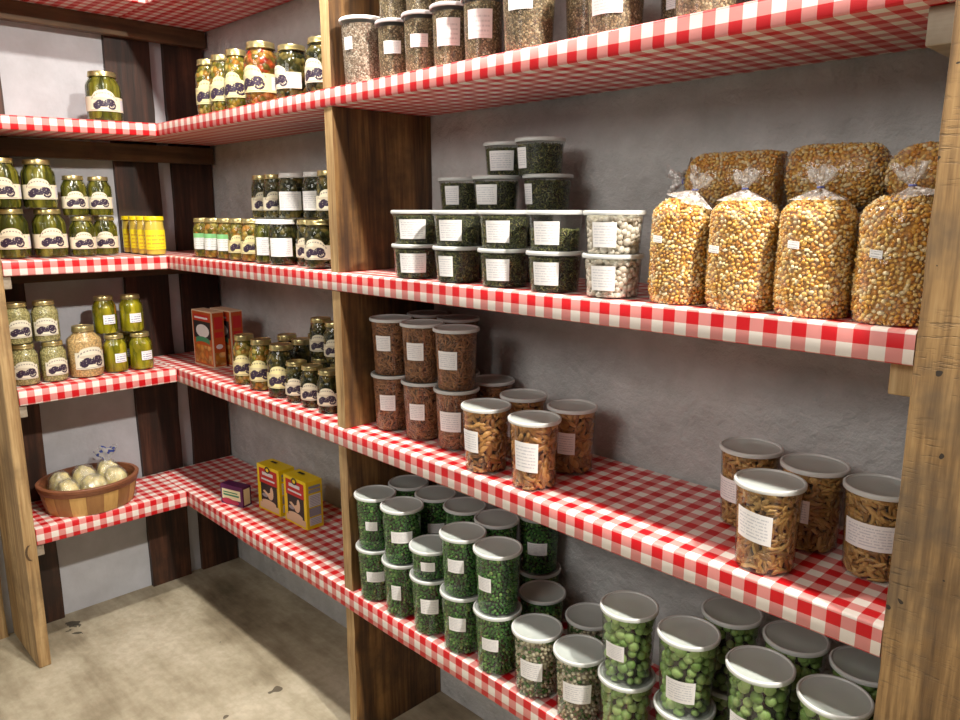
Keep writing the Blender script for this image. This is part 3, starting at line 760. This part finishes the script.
# ------------------------------------------------------------------ jars
def jar_parts(r, h, food, lidm, lidr=.78, key={}):
    k = (round(r, 4), round(h, 4), food, lidm)
    if k in key: return key[k]
    lr = r*lidr; zs = h*.70
    pr = [(.001, .002), (r*.86, 0), (r*.97, .004), (r, .011), (r, zs), (r*.97, zs+h*.05), (lr*1.0, h*.87), (lr*.95, h*.90), (lr*.95, h*.985)]
    v, f = lathe(pr, 32); g = mesh('jar_glass', v, f, [M['glass']], sharp=60)
    ri = r-.0016
    cp = [(.001, .004), (ri*.93, .004), (ri, .012), (ri, zs), (ri*.96, zs+h*.05), (lr*.93, h*.86), (lr*.90, h*.89), (.001, h*.89)]
    v, f = lathe(cp, 32); c = mesh('contents', v, f, [M[food]], sharp=60)
    lz = h*.895
    lp = [(lr*.98, lz), (lr*1.035, lz+.001), (lr*1.035, lz+.003), (lr*1.0, lz+.0042), (lr*1.0, h-.0022), (lr*.97, h), (lr*.90, h), (lr*.87, h-.0012), (.001, h-.0012)]
    v, f = lathe(lp, 32); l = mesh('lid', v, f, [M[lidm]], sharp=35)
    key[k] = (g, c, l); return key[k]
def crest_mesh(r, ang, z0, bh, arch, half, mat, aw):
    v, uv, f = [], [], []; n = 40
    for j in range(n+1):
        s = j/n; a = ang-half+2*half*s; arc = (a-ang)*r
        e = max(0, 1-(arc/aw)**2); top = z0+bh+arch*math.sqrt(e)
        k = 2.9/(bh+arch)   # uv centimetre-like units, 2.9 high at the arch
        for z in (z0, z0+bh*.5, top):
            v.append(((r+.0005)*math.cos(a), (r+.0005)*math.sin(a), z)); uv.append((arc*k, (z-z0)*k))
    for j in range(n):
        for q in (0, 1): f.append([3*j+q, 3*j+3+q, 3*j+4+q, 3*j+1+q])
    return mesh('label', v, f, [mat], uv=uv, sharp=0)
def jar(x, y, z, r, h, food, lab, group, lidm='gold', style='crest', off=0.0, lidr=.78, cat='jar', half=1.5):
    t = thing('glass_jar', lab, cat, (x, y, z), 0, group)
    g, c, l = jar_parts(r, h, food, lidm, lidr)
    obj('contents', c, t, rot=rnd.uniform(0, 6)); obj('jar_glass', g, t); obj('lid', l, t)
    a = viewang(x, y)+math.asin(max(-.95, min(.95, off)))
    if style in ('crest', 'cresty'):
        obj('label', crest_mesh(r, a, h*.20, h*.29, h*.13, half, M[style], r*.62), t)
    elif style == 'print':
        obj('label', crest_mesh(r, a, h*.18, h*.33, h*.10, .95, M['crestp'], r*.7), t)
    elif style == 'tag':
        obj('label', curved('label', r, r, h, a, .5, h*.28, h*.52, M['blueprint']), t)
    elif style == 'plain':
        obj('label', curved('label', r, r, h, a, .75, h*.20, h*.60, M['paper']), t)
    elif style == 'green':
        obj('label', curved('label', r, r, h, a, 1.2, h*.22, h*.62, M['greentop']), t)
    elif style == 'yellow':
        obj('label', curved('label', r, r, h, a, 1.2, h*.16, h*.66, M['yellowlab']), t)
    return t
def J(i, x, y, r, h, food, lab, group, base=0.0, **k):
    return jar(x, y, sz(i, x if y >= 0 else 0, y)+.0003+base, r, h, food, lab, group, **k)

# left wall, third shelf
G = 'large pickle jars on the left third shelf'
J(3, -.120, -.402, .046, .142, 'pickle', 'large jar of green pickle spears, lower one at the left photo edge', G)
J(3, -.120, -.301, .046, .142, 'pickle', 'large jar of green pickle spears, lower right of the big four', G, off=.15)
J(3, -.118, -.412, .046, .142, 'pickle', 'large jar of green pickle spears, upper one cut by the left photo edge', G, base=.142)
J(3, -.118, -.316, .046, .142, 'pickle', 'large jar of green pickle spears, upper right of the big four', G, base=.142)
G = 'medium pickle jars on the left third shelf'
J(3, -.112, -.212, .037, .121, 'pickle', 'medium jar of green pickles, lower left of the four medium jars', G, off=.1)
J(3, -.140, -.136, .037, .121, 'pickle', 'medium jar of green pickles, lower right of the four, near the mustard', G)
J(3, -.118, -.222, .037, .121, 'pickle', 'medium jar of green pickles, upper left of the four medium jars', G, base=.121, off=.1)
J(3, -.130, -.146, .037, .121, 'pickle', 'medium jar of green pickles, upper right of the four medium jars', G, base=.121)
for q, x in enumerate((-.034, -.0975, -.161, -.2238)):
    J(3, x, -.022, .0305, .122, 'mustard', 'yellow capped mustard jar, %s of the row running back to the wall' % ('nearest', 'second', 'third', 'rearmost')[q], 'yellow mustard jars', lidm='yellowcap', style='yellow', lidr=.97, off=.1)
# left wall, second shelf
G = 'jars of pale kraut on the left second shelf'
J(2, -.080, -.417, .0370, .122, 'kraut', 'jar of pale shredded kraut, lower one next to the left upright', G, style='print')
J(2, -.080, -.340, .0370, .122, 'kraut', 'jar of pale shredded kraut, lower one next to the big orange jar', G, style='print', off=.3)
J(2, -.084, -.424, .0370, .122, 'kraut', 'jar of pale shredded kraut, upper one next to the left upright', G, style='print', base=.122, off=.2)
J(2, -.084, -.349, .0370, .122, 'kraut', 'jar of pale shredded kraut, upper right one', G, style='print', base=.122)
J(2, -.086, -.248, .0505, .158, 'peach', 'big jar of pale orange relish with a narrow gold lid', None, style='print', off=.35, lidr=.62)
G = 'jars of yellow peppers on the left second shelf'
J(2, -.088, -.158, .0365, .120, 'banana', 'jar of yellow peppers, lower left one beside the orange relish', G, style='tag', off=.45)
J(2, -.075, -.082, .0365, .120, 'banana', 'jar of yellow peppers, lower right one near the shelf corner', G, style='tag', off=.5)
J(2, -.125, -.166, .0365, .120, 'banana', 'jar of yellow peppers, upper left one', G, style='tag', base=.120, off=.35)
J(2, -.108, -.090, .0365, .120, 'banana', 'jar of yellow peppers, upper right one', G, style='tag', base=.120, off=.35)
J(2, -.165, -.088, .0365, .120, 'banana', 'jar of yellow peppers mostly hidden behind the right pair', G, style='tag')
# left wall, fourth shelf
J(4, -.080, -.122, .050, .145, 'pickle', 'lone large jar of green pickles on the left fourth shelf', None)
# back wall, fourth shelf
G = 'pickle jars on the fourth shelf, left bay'
for x, y, r, h, food, lab, off in ((.262, .048, .035, .153, 'relish', 'slim jar of mixed pickles, leftmost on the fourth shelf', -.25), (.348, .048, .035, .153, 'relish', 'slim jar of mixed pickles, second from left on the fourth shelf', -.25),
        (.434, .048, .035, .155, 'relish', 'slim jar of mixed pickles, third from left on the fourth shelf', -.4), (.552, .056, .046, .157, 'pepper', 'widest jar of red and orange peppers on the fourth shelf', -.62),
        (.692, .062, .043, .130, 'darkpickle', 'shorter dark pickle jar right of the red pepper jar', -.85), (.497, .145, .035, .150, 'darkpickle', 'dark jar showing only its lid behind the red pepper jar', -.4),
        (.628, .150, .035, .130, 'darkpickle', 'dark jar standing back between the two wide jars', -.4), (.822, .062, .040, .128, 'darkpickle', 'dark jar partly hidden by the middle upright, fourth shelf', -.6)):
    J(4, x, y, r, h, food, lab, G, style='cresty' if food != 'darkpickle' else 'crest', off=off)
# back wall, third shelf
G = 'pickle jars on the third shelf, left bay'
row = ((.165, .0335, 'relish', 'green', 'gold', 'small jar with green topped label, leftmost', 0), (.236, .0335, 'relish', 'green', 'gold', 'small jar with green topped label, second', 0), (.316, .0335, 'relish', 'green', 'gold', 'small jar with green topped label, third', .1),
       (.389, .0335, 'relish', 'cresty', 'gold', 'small jar of yellow relish, left of two with carriage labels', -.2), (.462, .0335, 'relish', 'cresty', 'gold', 'small jar of yellow relish, right of two with carriage labels', -.1),
       (.545, .036, 'pickle', 'plain', 'whitetin', 'white lidded jar, plain label, left of two in the bottom row', -.2), (.630, .041, 'darkpickle', 'plain', 'whitetin', 'wide white lidded jar with a plain label, bottom row', -.25),
       (.716, .036, 'darkpickle', 'crest', 'gold', 'dark pickle jar beside the wide white lidded jar', -.4), (.802, .040, 'darkpickle', 'crest', 'gold', 'dark pickle jar against the middle upright, bottom row', -.4))
for x, r, food, st, ld, lab, off in row:
    J(3, x, .050 if r != .036 or ld == 'whitetin' else .075, r, .118, food, lab+' on the third shelf', G, style=st, lidm=ld, off=off, lidr=.86)
for x, lab in ((.462, 'left'), (.548, 'second'), (.640, 'third'), (.745, 'fourth'), (.835, 'right')):
    J(3, x, .142, .036, .118, 'darkpickle', 'dark pickle jar in the back row of the third shelf, %s' % lab, G, lidr=.86)
for x, y, r, st, ld, lab, off in ((.462, .092, .034, 'crest', 'gold', 'dark pickle jar on the top row, leftmost', -.1), (.538, .085, .034, 'crest', 'gold', 'dark pickle jar on the top row, second', -.1), (.636, .082, .042, 'plain', 'whitetin', 'wide white lidded dark jar on the top row', -.3),
        (.735, .090, .038, 'plain', 'whitetin', 'white lidded dark jar on the top row by the upright', -.4), (.823, .070, .034, 'crest', 'gold', 'dark pickle jar on the top row, against the middle upright', -.2)):
    J(3, x, y, r, .118, 'darkpickle', lab, G, base=.118, style=st, lidm=ld, off=off, lidr=.86)
# back wall, second shelf
G = 'tall pickle jars on the second shelf, left bay'
for x, y, r, lab, food in ((.345, .065, .036, 'tall jar of mixed pickles nearest the orange boxes', 'relish'), (.446, .065, .037, 'tall jar of mixed pickles, middle of the three in front', 'relish'), (.556, .066, .041, 'wide tall jar of brown pickles, right of the three in front', 'darkpickle'),
        (.430, .160, .036, 'tall dark jar behind the front three, left', 'darkpickle'), (.524, .152, .036, 'tall dark jar behind the front three, right', 'darkpickle'), (.478, .235, .036, 'tall dark jar rearmost against the wall', 'darkpickle')):
    J(2, x, y, r, .148, food, lab, G, style='cresty', off=-.3)
G = 'small pickle jars on the second shelf, left bay'
for x, y, b, lab in ((.636, .065, 0, 'small dark pickle jar, front left of the small ones'), (.710, .067, 0, 'small dark pickle jar, front middle of the small ones'), (.790, .067, 0, 'small dark pickle jar, front right beside the upright'),
        (.640, .142, 0, 'small dark pickle jar under the upper left one'), (.735, .142, 0, 'small dark pickle jar under the upper right one'), (.815, .142, 0, 'small dark pickle jar at the back beside the upright'),
        (.645, .142, .112, 'small dark pickle jar stacked on top, left one'), (.734, .130, .112, 'small dark pickle jar stacked on top, right one')):
    J(2, x, y, .0325, .112, 'darkpickle', lab, G, base=b, style='crest', off=-.3, lidr=.86)

# ------------------------------------------------------------------ corn bags
def bag_surface(w, d, h, z, a):
    """point on the bag skin at height fraction z, angle a"""
    prof = min(1.0, (0.90+0.10*math.sin(min(1, z/.25)*math.pi/2)))*(1.0 if z < .80 else max(0.0, math.cos((z-.80)/.20*math.pi/2))**.5*.98+.02)
    k = .45
    c, s = math.cos(a), math.sin(a)
    q = (abs(c)**(2/k*.5)+abs(s)**(2/k*.5))**(-k)
    taper = 1.0-.07*z
    return (w/2*q*c*prof*taper, d/2*q*s*prof*taper, h*z)
def bag(name, w, d, h, seed, n=4300):
    rng = np.random.default_rng(seed)
    nu, nv = 40, 26
    lump = rng.normal(0, 1, (nv+1, nu))
    V, F = [], []
    for j in range(nv+1):
        z = j/nv
        for i in range(nu):
            a = 2*math.pi*i/nu; x, y, zz = bag_surface(w, d, h, z, a)
            g = 1+.010*math.sin(a*3+z*9+seed)+.008*math.sin(a*7-z*13)
            V.append((x*g, y*g, zz))
    for j in range(nv):
        for i in range(nu):
            a, b = j*nu+i, j*nu+(i+1) % nu; F.append([a, b, b+nu, a+nu])
    F.append(list(range(nu))[::-1])
    film = mesh('bag_film', V, F, [M['film']], sharp=0)
    def smp(r):
        z = min(.97, r.random()**.9*.98+.01); a = r.random()*6.2832
        if r.random() < .12: z = r.uniform(.85, .97)
        if r.random() < .14:
            p = np.array(bag_surface(w, d, h, 0.0, a)); q = math.sqrt(r.random())*.96; return np.array([p[0]*q, p[1]*q, .0028]), np.array([0, 0, -1.0])
        p = np.array(bag_surface(w, d, h, z, a))
        p2 = np.array(bag_surface(w, d, h, z, a+.01)); p3 = np.array(bag_surface(w, d, h, min(z+.01, .999), a))
        nn = np.cross(p2-p, p3-p); nn /= (np.linalg.norm(nn)+1e-9)
        return p-nn*.0032, nn
    P, N = darts(smp, n, .0048, rng, 42000)
    V2, F2 = scatter(P, N, ICO1, (.0043, .0033, .0022), rng, tilt=.8)
    V2[:, 2] = np.maximum(V2[:, 2], .0004)
    cv, cf = [], []
    for j in range(nv+1):
        for i in range(nu):
            x, y, zz = bag_surface(w, d, h, j/nv, 2*math.pi*i/nu); s = 1-.0050/(w/2); cv.append((x*s, y*s, .0035+zz*.95))
    for j in range(nv):
        for i in range(nu):
            a, b = j*nu+i, j*nu+(i+1) % nu; cf += [[a, b, b+nu], [a, b+nu, a+nu]]
    for i in range(1, nu-1): cf += [[0, i+1, i], [nv*nu, nv*nu+i, nv*nu+i+1]]
    n0 = len(V2); V2 = np.vstack([V2, np.array(cv)]); F2 = np.vstack([F2, np.array(cf)+n0])
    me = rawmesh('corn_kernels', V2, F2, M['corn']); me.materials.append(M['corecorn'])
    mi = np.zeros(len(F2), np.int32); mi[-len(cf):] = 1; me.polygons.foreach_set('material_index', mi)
    # gathered neck and flared tail
    V, F = [], []
    rs = random.Random(seed); n1 = 40
    prof = [(.034, -.014), (.016, -.005), (.0045, .001), (.004, .005), (.008, .010), (.014, .018), (.018, .026)]
    ph = rs.uniform(0, 6)
    for j, (r, z) in enumerate(prof):
        for i in range(n1):
            a = 2*math.pi*i/n1
            k = 1+(.30 if j > 2 else .22)*math.sin(a*6+ph)*(1 if j != 2 else .3)+(.15*math.sin(a*11+ph*2) if j > 3 else 0)
            fl = .45 if j > 3 else 1
            V.append((r*k*math.cos(a), r*k*math.sin(a)*fl, z+(.006*math.sin(a*2+ph)+.004*math.sin(a*5) if j > 4 else 0)))
    for j in range(len(prof)-1):
        for i in range(n1):
            a, b = j*n1+i, j*n1+(i+1) % n1; F.append([a, b, b+n1, a+n1])
    neck = mesh('bag_tail', V, F, [M['filmknot']], sharp=0)
    v, f = lathe([(.0042, .0015), (.0052, .002), (.0052, .0035), (.0042, .004)], 16)
    tie = mesh('twist_tie', v, f, [M['tie']], sharp=0)
    return film, me, neck, tie
M['tie'] = plain('blue_tie', (0.10, 0.12, 0.42), 0.4)
BG = [bag('a', .104, .092, .166, 5), bag('b', .096, .092, .166, 9), bag('c', .100, .088, .143, 13)]
def cornbag(x, y, z, b, lab, rot=0.0, lying=None, sticker=None, group='clear bags of popcorn kernels', tail=(0, 0), h=.166, lean=0.0):
    t = thing('corn_bag', lab, 'bag', (x, y, z), rot, group)
    if lying is not None: t.rotation_euler = lying
    film, corn, neck, tie = BG[b]
    c = obj('corn_kernels', corn, t); c['kind'] = 'stuff'
    obj('bag_film', film, t)
    h = .143 if b == 2 else h
    if b != 2:
        nk = obj('bag_tail', neck, t, (tail[0], tail[1], h+.004)); nk.rotation_euler = (0, lean, 0)
        obj('twist_tie', tie, t, (tail[0], tail[1], h+.004))
    if sticker:
        sx, szz = sticker
        w2 = (.104, .096, .1)[b]/2
        # small price sticker on the front (-y) side
        zf = szz/h
        yv = min(bag_surface((.104, .096, .1)[b], .092, h, zf, a)[1] for a in (-1.3, -1.5708, -1.8))-.0012
        v = [(sx-.0075, yv, szz-.005), (sx+.0075, yv, szz-.0065), (sx+.0075, yv, szz+.0035), (sx-.0075, yv, szz+.005)]
        v += [(p[0], p[1]+.001, p[2]) for p in v]
        f = [[0, 1, 2, 3], [7, 6, 5, 4], [0, 4, 5, 1], [1, 5, 6, 2], [2, 6, 7, 3], [3, 7, 4, 0]]
        uvm = mesh('price_sticker', v, f, [M['sticker']], smooth=False, uv=[(0, 0), (1, 0), (1, 1), (0, 1)]*2)
        obj('price_sticker', uvm, t)
    return t
M['sticker'] = paper('price_sticker', (0.88, 0.87, 0.85), (0.2, 0.2, 0.22), 3)
cornbag(1.803, .055, sz(3, 1.8, 0)+.0005, 1, 'upright clear bag of corn kernels, leftmost, next to the white chips', sticker=(-.014, .100), tail=(.020, .0), lean=.35)
cornbag(1.9045, .056, sz(3, 1.9, 0)+.0005, 0, 'upright clear bag of corn kernels, second from the left', sticker=(-.022, .088), tail=(-.002, .0))
cornbag(2.0095, .056, sz(3, 2.0, 0)+.0005, 0, 'upright clear bag of corn kernels, third from the left', sticker=(-.012, .098), tail=(.0, .0))
cornbag(2.1115, .056, sz(3, 2.1, 0)+.0005, 1, 'upright clear bag of corn kernels beside the right post', sticker=(-.010, .090), tail=(.010, .0), lean=-.2)
for q, x in enumerate((1.800, 1.9035, 2.007, 2.1100)):
    cornbag(x, .152, sz(3, x, 0)+.0005, 2, 'clear corn bag standing in the hidden second row, %s' % ('leftmost', 'second', 'third', 'by the right post')[q], group='corn bags in the second row', tail=(0, .02))
# lying on top of the second row
zt = Z[3]+.1435
G2 = 'corn bags lying on top'
cornbag(1.888, .212, zt+.0485, 1, 'corn bag lying on top at the left, its gathered end to the left', lying=(0, -math.pi/2, .06), group=G2)
cornbag(1.906, .210, zt+.0505, 2, 'corn bag lying on top in the middle, the highest of the pile', lying=(0, math.pi/2, .03), group=G2)
cornbag(2.1125, .118, zt+.0455, 2, 'corn bag lying on top beside the right post', lying=(-math.pi/2, 0, 0), group=G2)

# ------------------------------------------------------------------ printed boxes
def pbox(name, w, d, h, mats, decals):
    """carton w (x) by d (y) by h; decals: (side, [(u,v)...], material index) in metres on the face"""
    v, f = boxes([(-w/2, -d/2, 0, w/2, d/2, h)]); mi = [0]*6; v = list(v); f = list(f)
    for q, (side, pts, m) in enumerate(decals):
        e = .0003+.0001*q; k = len(v)
        for (u, z) in pts:
            if side == 'f': v.append((u-w/2, -d/2-e, z))
            elif side == 'r': v.append((w/2+e, u-d/2, z))
            elif side == 't': v.append((u-w/2, z-d/2, h+e))
        f.append([k+i for i in range(len(pts))]); mi.append(m)
    return mesh(name, v, f, mats, mi, smooth=False)
def rc(x0, y0, x1, y1): return [(x0, y0), (x1, y0), (x1, y1), (x0, y1)]
def el(cx, cy, rx, ry, a0=0, a1=360, n=18): return [(cx+rx*math.cos(math.radians(a0+(a1-a0)*i/n)), cy+ry*math.sin(math.radians(a0+(a1-a0)*i/n))) for i in range(n)]
yel = plain('yellow_card', (0.88, 0.66, 0.01), 0.35); redc = plain('red_card', (0.55, 0.02, 0.02), 0.4); blk = plain('black_print', (0.02, 0.018, 0.02), 0.5)
skin = plain('pale_food_print', (0.75, 0.55, 0.36), 0.5); whc = plain('white_print', (0.75, 0.75, 0.76), 0.5); gry = plain('grey_print', (0.32, 0.32, 0.36), 0.5)
org = plain('orange_card', (0.60, 0.17, 0.025), 0.45); rdk = plain('dark_red_card', (0.50, 0.085, 0.012), 0.45); crm = plain('cream_print', (0.80, 0.66, 0.45), 0.5); grn = plain('green_print', (0.06, 0.28, 0.14), 0.5)
pur = plain('purple_card', (0.10, 0.012, 0.09), 0.45); ber = plain('berry_print', (0.45, 0.03, 0.08), 0.5); pyl = plain('pale_yellow_print', (0.84, 0.82, 0.52), 0.5)
# textured food print
fd = foodmat('carrot_print', [(0, (0.55, 0.14, 0.01)), (0.6, (0.8, 0.32, 0.03)), (1, (0.85, 0.55, 0.2))], 45, rough=.5, bump=0)
W, D, H = .122, .057, .150
lines = []
for k in range(3): pass
dec = [('f', rc(.012, .090, .110, .140), 1), ('f', rc(.018, .020, .108, .092), 2), ('f', rc(.008, .006, .114, .026), 3),
       ('f', el(.078, .066, .009, .020), 3), ('f', el(.070, .054, .014, .012), 3), ('f', el(.060, .030, .040, .010), 3), ('f', el(.040, .052, .016, .006), 5), ('f', [(.028, .066), (.034, .062), (.066, .048), (.070, .056), (.040, .070)], 3), ('f', rc(.024, .103, .098, .109), 4), ('f', rc(.030, .119, .090, .130), 4),
       ('f', el(.060, .139, .015, .011), 2), ('f', el(.060, .139, .008, .006), 0),
       ('r', rc(.008, .040, .049, .066), 5), ('r', rc(.008, .070, .049, .108), 4), ('r', rc(.008, .012, .049, .036), 4), ('r', rc(.008, .114, .049, .124), 5), ('r', rc(.008, .128, .049, .136), 5)]
for k in range(7): dec.append(('r', rc(.011, .073+k*.005, .046, .0745+k*.005), 5))
for k in range(4): dec.append(('r', rc(.011, .016+k*.005, .046, .0172+k*.005), 5))
dec += [('t', rc(.02, .012, .10, .022), 0), ('t', rc(.030, .030, .060, .040), 2)]
for (x, y, rot, lab) in ((.352, .140, .06, 'yellow baking mix box with red banner, left one'), (.497, .148, .02, 'yellow baking mix box with red banner, right one showing its white side panel')):
    o = obj('mix_box', pbox('mix_box', W, D, H, [yel, redc, blk, skin, whc, gry], dec), None, (x, y, sz(1, x, 0)+.0003), rot)
    o['label'] = lab; o['category'] = 'box'; o['group'] = 'yellow baking mix boxes'
dec = [('f', rc(.003, .003, .097, .067), 0), ('f', rc(.006, .018, .088, .052), 2), ('f', el(.03, .012, .026, .010), 1), ('f', el(.06, .010, .02, .008), 1), ('f', rc(.012, .040, .076, .044), 3), ('f', rc(.012, .030, .082, .036), 3), ('f', rc(.014, .023, .07, .026), 4), ('r', rc(.004, .006, .030, .060), 2)]
o = obj('snack_packet', pbox('snack_packet', .098, .036, .066, [pur, ber, pyl, grn, crm], dec), None, (.214, .070, sz(1, .2, 0)+.0003), .28)
o['label'] = 'small purple and cream packet lying left of the yellow boxes'; o['category'] = 'packet'
dec = [('f', rc(.004, .004, .131, .181), 1), ('f', rc(.010, .010, .125, .070), 2), ('f', rc(.010, .092, .125, .150), 5), ('f', el(.07, .118, .045, .022), 3), ('f', el(.067, .086, .050, .013, 10, 170, 14)+el(.067, .070, .050, .012, 170, 10, 14), 4), ('f', rc(.015, .152, .118, .172), 6), ('f', rc(.020, .158, .110, .164), 3),
       ('r', rc(.004, .004, .043, .181), 1), ('r', rc(.006, .008, .041, .050), 2), ('r', rc(.009, .10, .038, .118), 6), ('r', rc(.009, .128, .038, .168), 6), ('r', el(.023, .07, .012, .008), 3)]
for (x, y, lab) in ((.026, .104, 'orange cake mix box nearest the shelf edge, front panel visible'), (.040, .162, 'orange cake mix box standing behind the first')):
    o = obj('cake_mix_box', pbox('cake_mix_box', .133, .044, .185, [crm, rdk, fd, whc, grn, blk, redc], dec), None, (x, y, sz(2, x, 0)+.0003), .03)
    o['label'] = lab; o['category'] = 'box'; o['group'] = 'orange cake mix boxes'

# ------------------------------------------------------------------ basket and breads
wa = [wood('pale_splint', [(0.3, (0.42, 0.22, 0.06)), (0.7, (0.62, 0.38, 0.13))], 'Z', 14, None, .5, 1.0), wood('brown_splint', [(0.3, (0.22, 0.09, 0.03)), (0.7, (0.36, 0.18, 0.06))], 'Z', 14, None, .5, 2.0), wood('rim_splint', [(0.3, (0.16, 0.05, 0.02)), (0.7, (0.28, 0.11, 0.05))], 'X', 14, None, .5, 3.0)]
bz = sz(1, 0, -.275)+.0005
BX, BY = -.110, -.270
bt = thing('bread_basket', 'oval brown splint basket holding wrapped breads on the lowest left shelf', 'basket', (BX, BY, bz))
def bask_r(z): s = z/.088; return (.112+.016*s, .127+.016*s)
n = 18
for q in range(n):
    v, f = [], []; a0, a1 = 2*math.pi*q/n, 2*math.pi*(q+1.04)/n
    for layer, th in ((0, 0), (1, -.0018)):
        for j in range(5):
            z = .088*j/4+.001; rx, ry = bask_r(z); bul = .003*math.sin(math.pi*j/4)
            for a in (a0, (a0+a1)/2, a1):
                off = th+bul+(.0009 if q % 2 else 0)
                v.append(((rx+off)*math.cos(a), (ry+off)*math.sin(a), z))
    for L in (0, 15):
        for j in range(4):
            for i in range(2):
                k = L+j*3+i; ff = [k, k+1, k+4, k+3]; f.append(ff if L == 0 else ff[::-1])
    for j in range(4):
        for e in (0, 2):
            k = j*3+e; f.append([k, k+3, k+18, k+15] if e == 0 else [k, k+15, k+18, k+3])
    for i in range(2):
        f.append([i, i+15, i+16, i+1]); k = 12+i; f.append([k, k+1, k+16, k+15])
    obj('splint', mesh('splint', v, f, [wa[q % 2]], sharp=50), bt)
for nm, z0, z1, o0 in (('rim_band', .066, .080, .0045), ('rim_band', .079, .092, .007)):
    v, f = [], []; m = 48
    for j, (z, oo) in enumerate(((z0, o0-.001), (z0+.002, o0+.001), (z1-.002, o0+.001), (z1, o0-.001), (z1, -.004), (z0, -.003))):
        rx, ry = bask_r(min(z, .088))
        for i in range(m):
            a = 2*math.pi*i/m; v.append(((rx+oo)*math.cos(a), (ry+oo)*math.sin(a), z))
    for j in range(6):
        for i in range(m):
            k, l = j*m+i, j*m+(i+1) % m; k2, l2 = ((j+1) % 6)*m+i, ((j+1) % 6)*m+(i+1) % m; f.append([k, l, l2, k2])
    obj(nm, mesh(nm, v, f, [wa[2]], sharp=40), bt)
v, f = lathe([(.001, .001), (1, .001), (1, .004), (.001, .004)], 40)
v = [(x*.110, y*.125, z) for x, y, z in v]
obj('basket_base', mesh('basket_base', v, f, [wa[1]], sharp=40), bt)
def blob(rx, ry, rz, seed, amp=.06):
    tv, tf = ico(4); rg_ = random.Random(seed); ph = [rg_.uniform(0, 6) for _ in range(6)]
    out = []
    for x, y, z in tv:
        k = 1+amp*(math.sin(4*x+ph[0])*math.sin(3*y+ph[1])+.5*math.sin(9*y+5*z+ph[2])+.35*math.sin(13*x+ph[3]))
        x, y = [math.copysign(abs(c)**.8, c) for c in (x, y)]; z = math.copysign(abs(z)**.8, z)
        out.append((x*rx*k, y*ry*k, max(z, -.75)*rz*k))
    return out, [list(q) for q in tf]
def crinkle_film(rx, ry, rz, seed):
    tv, tf = ico(5); rg_ = random.Random(seed); ph = [rg_.uniform(0, 6) for _ in range(6)]
    out = []
    for x, y, z in tv:
        k = 1.03+.05*(1 if z > .25 else .2)*math.sin(9*x+7*z+ph[0])*math.sin(11*y+ph[1])+.03*math.sin(23*y+19*x+ph[2])*math.sin(17*z+ph[3])
        tail = max(0, x-.8)*.5
        x, y = [math.copysign(abs(c)**.8, c) for c in (x, y)]; z = math.copysign(abs(z)**.8, z)
        out.append((x*rx*k*(1+tail), y*ry*k*(1-min(.7, tail*1.1)), max(z, -.78)*rz*k))
    return out, [list(q) for q in tf]
M['breadfilm'] = clearplastic('bread_bag_film', 0.075, 0.5, (0.98, 0.98, 0.97), (0.85, 0.83, 0.74), 0.10, 60)
for q, (x, y, z, rx, ry, rz, rot, lab) in enumerate((
        (.043, -.077, .051, .040, .0345, .055, .0, 'bagged pale bread at the front left of the basket'),
        (.053, .000, .051, .046, .038, .056, .0, 'bagged pale bread in the middle front of the basket'),
        (.040, .075, .054, .038, .0345, .060, .0, 'bagged rounder golden bread at the right of the basket'),
        (-.043, -.077, .054, .040, .0345, .060, math.pi, 'bagged bread at the back left of the basket'),
        (-.044, .000, .054, .045, .038, .063, math.pi, 'bagged bread at the back middle of the basket'),
        (-.043, .077, .057, .040, .0345, .063, math.pi, 'bagged bread at the back right under the blue printed bag end'))):
    t = thing('bread_bag', lab, 'bread', (BX+x*.90, BY+y*.95, bz+z), rot, 'wrapped breads in the basket')
    v, f = blob(rx*.93, ry*.93, rz*.93, q); obj('bread', mesh('bread', v, f, [M['bread']], sharp=0), t)
    v, f = crinkle_film(rx, ry, rz, q+20); obj('plastic_wrap', mesh('plastic_wrap', v, f, [M['breadfilm']], sharp=0), t)
# blue printed bag tail standing up behind the breads
v, f = [], []
n1 = 26
for j, (r, z) in enumerate(((.006, 0), (.011, .012), (.024, .028), (.032, .046))):
    for i in range(n1):
        a = 2*math.pi*i/n1; k = 1+.28*math.sin(a*5)+.1*math.sin(a*9); v.append((r*k*math.cos(a)*.6, r*k*math.sin(a), z+(.006*math.sin(3*a) if j > 1 else 0)))
for j in range(3):
    for i in range(n1):
        a, b = j*n1+i, j*n1+(i+1) % n1; f.append([a, b, b+n1, a+n1])
def bluefilm():
    t = NT('blue_printed_film'); t.n.remove(t.b)
    tr = t.node('ShaderNodeBsdfTransparent'); d = t.node('ShaderNodeBsdfDiffuse'); 
    nz = t.noise(t.coord('Object', (1, 1, 1)), 55, 2)
    d.inputs[0].default_value = (0.2, 0.24, 0.45, 1)
    t.link(t.mix(t.math('GREATER_THAN', nz, .56), (0.6, 0.6, 0.62), (0.03, 0.06, 0.32)), d.inputs[0])
    m = t.node('ShaderNodeMixShader'); t.link(t.math('ADD', t.math('MULTIPLY', t.math('GREATER_THAN', nz, .56), .45), .42), m.inputs[0])
    t.link(tr.outputs[0], m.inputs[1]); t.link(d.outputs[0], m.inputs[2]); t.link(m.outputs[0], t.out.inputs[0]); return t.m
bb = [o for o in bpy.data.objects if o.name.startswith('bread_bag') and 'back right' in o.get('label', '')][0]
o = obj('bag_end', mesh('bag_end', v, f, [bluefilm()], sharp=0), bb, (0, 0, .060)); o['label'] = 'gathered bag end printed blue'
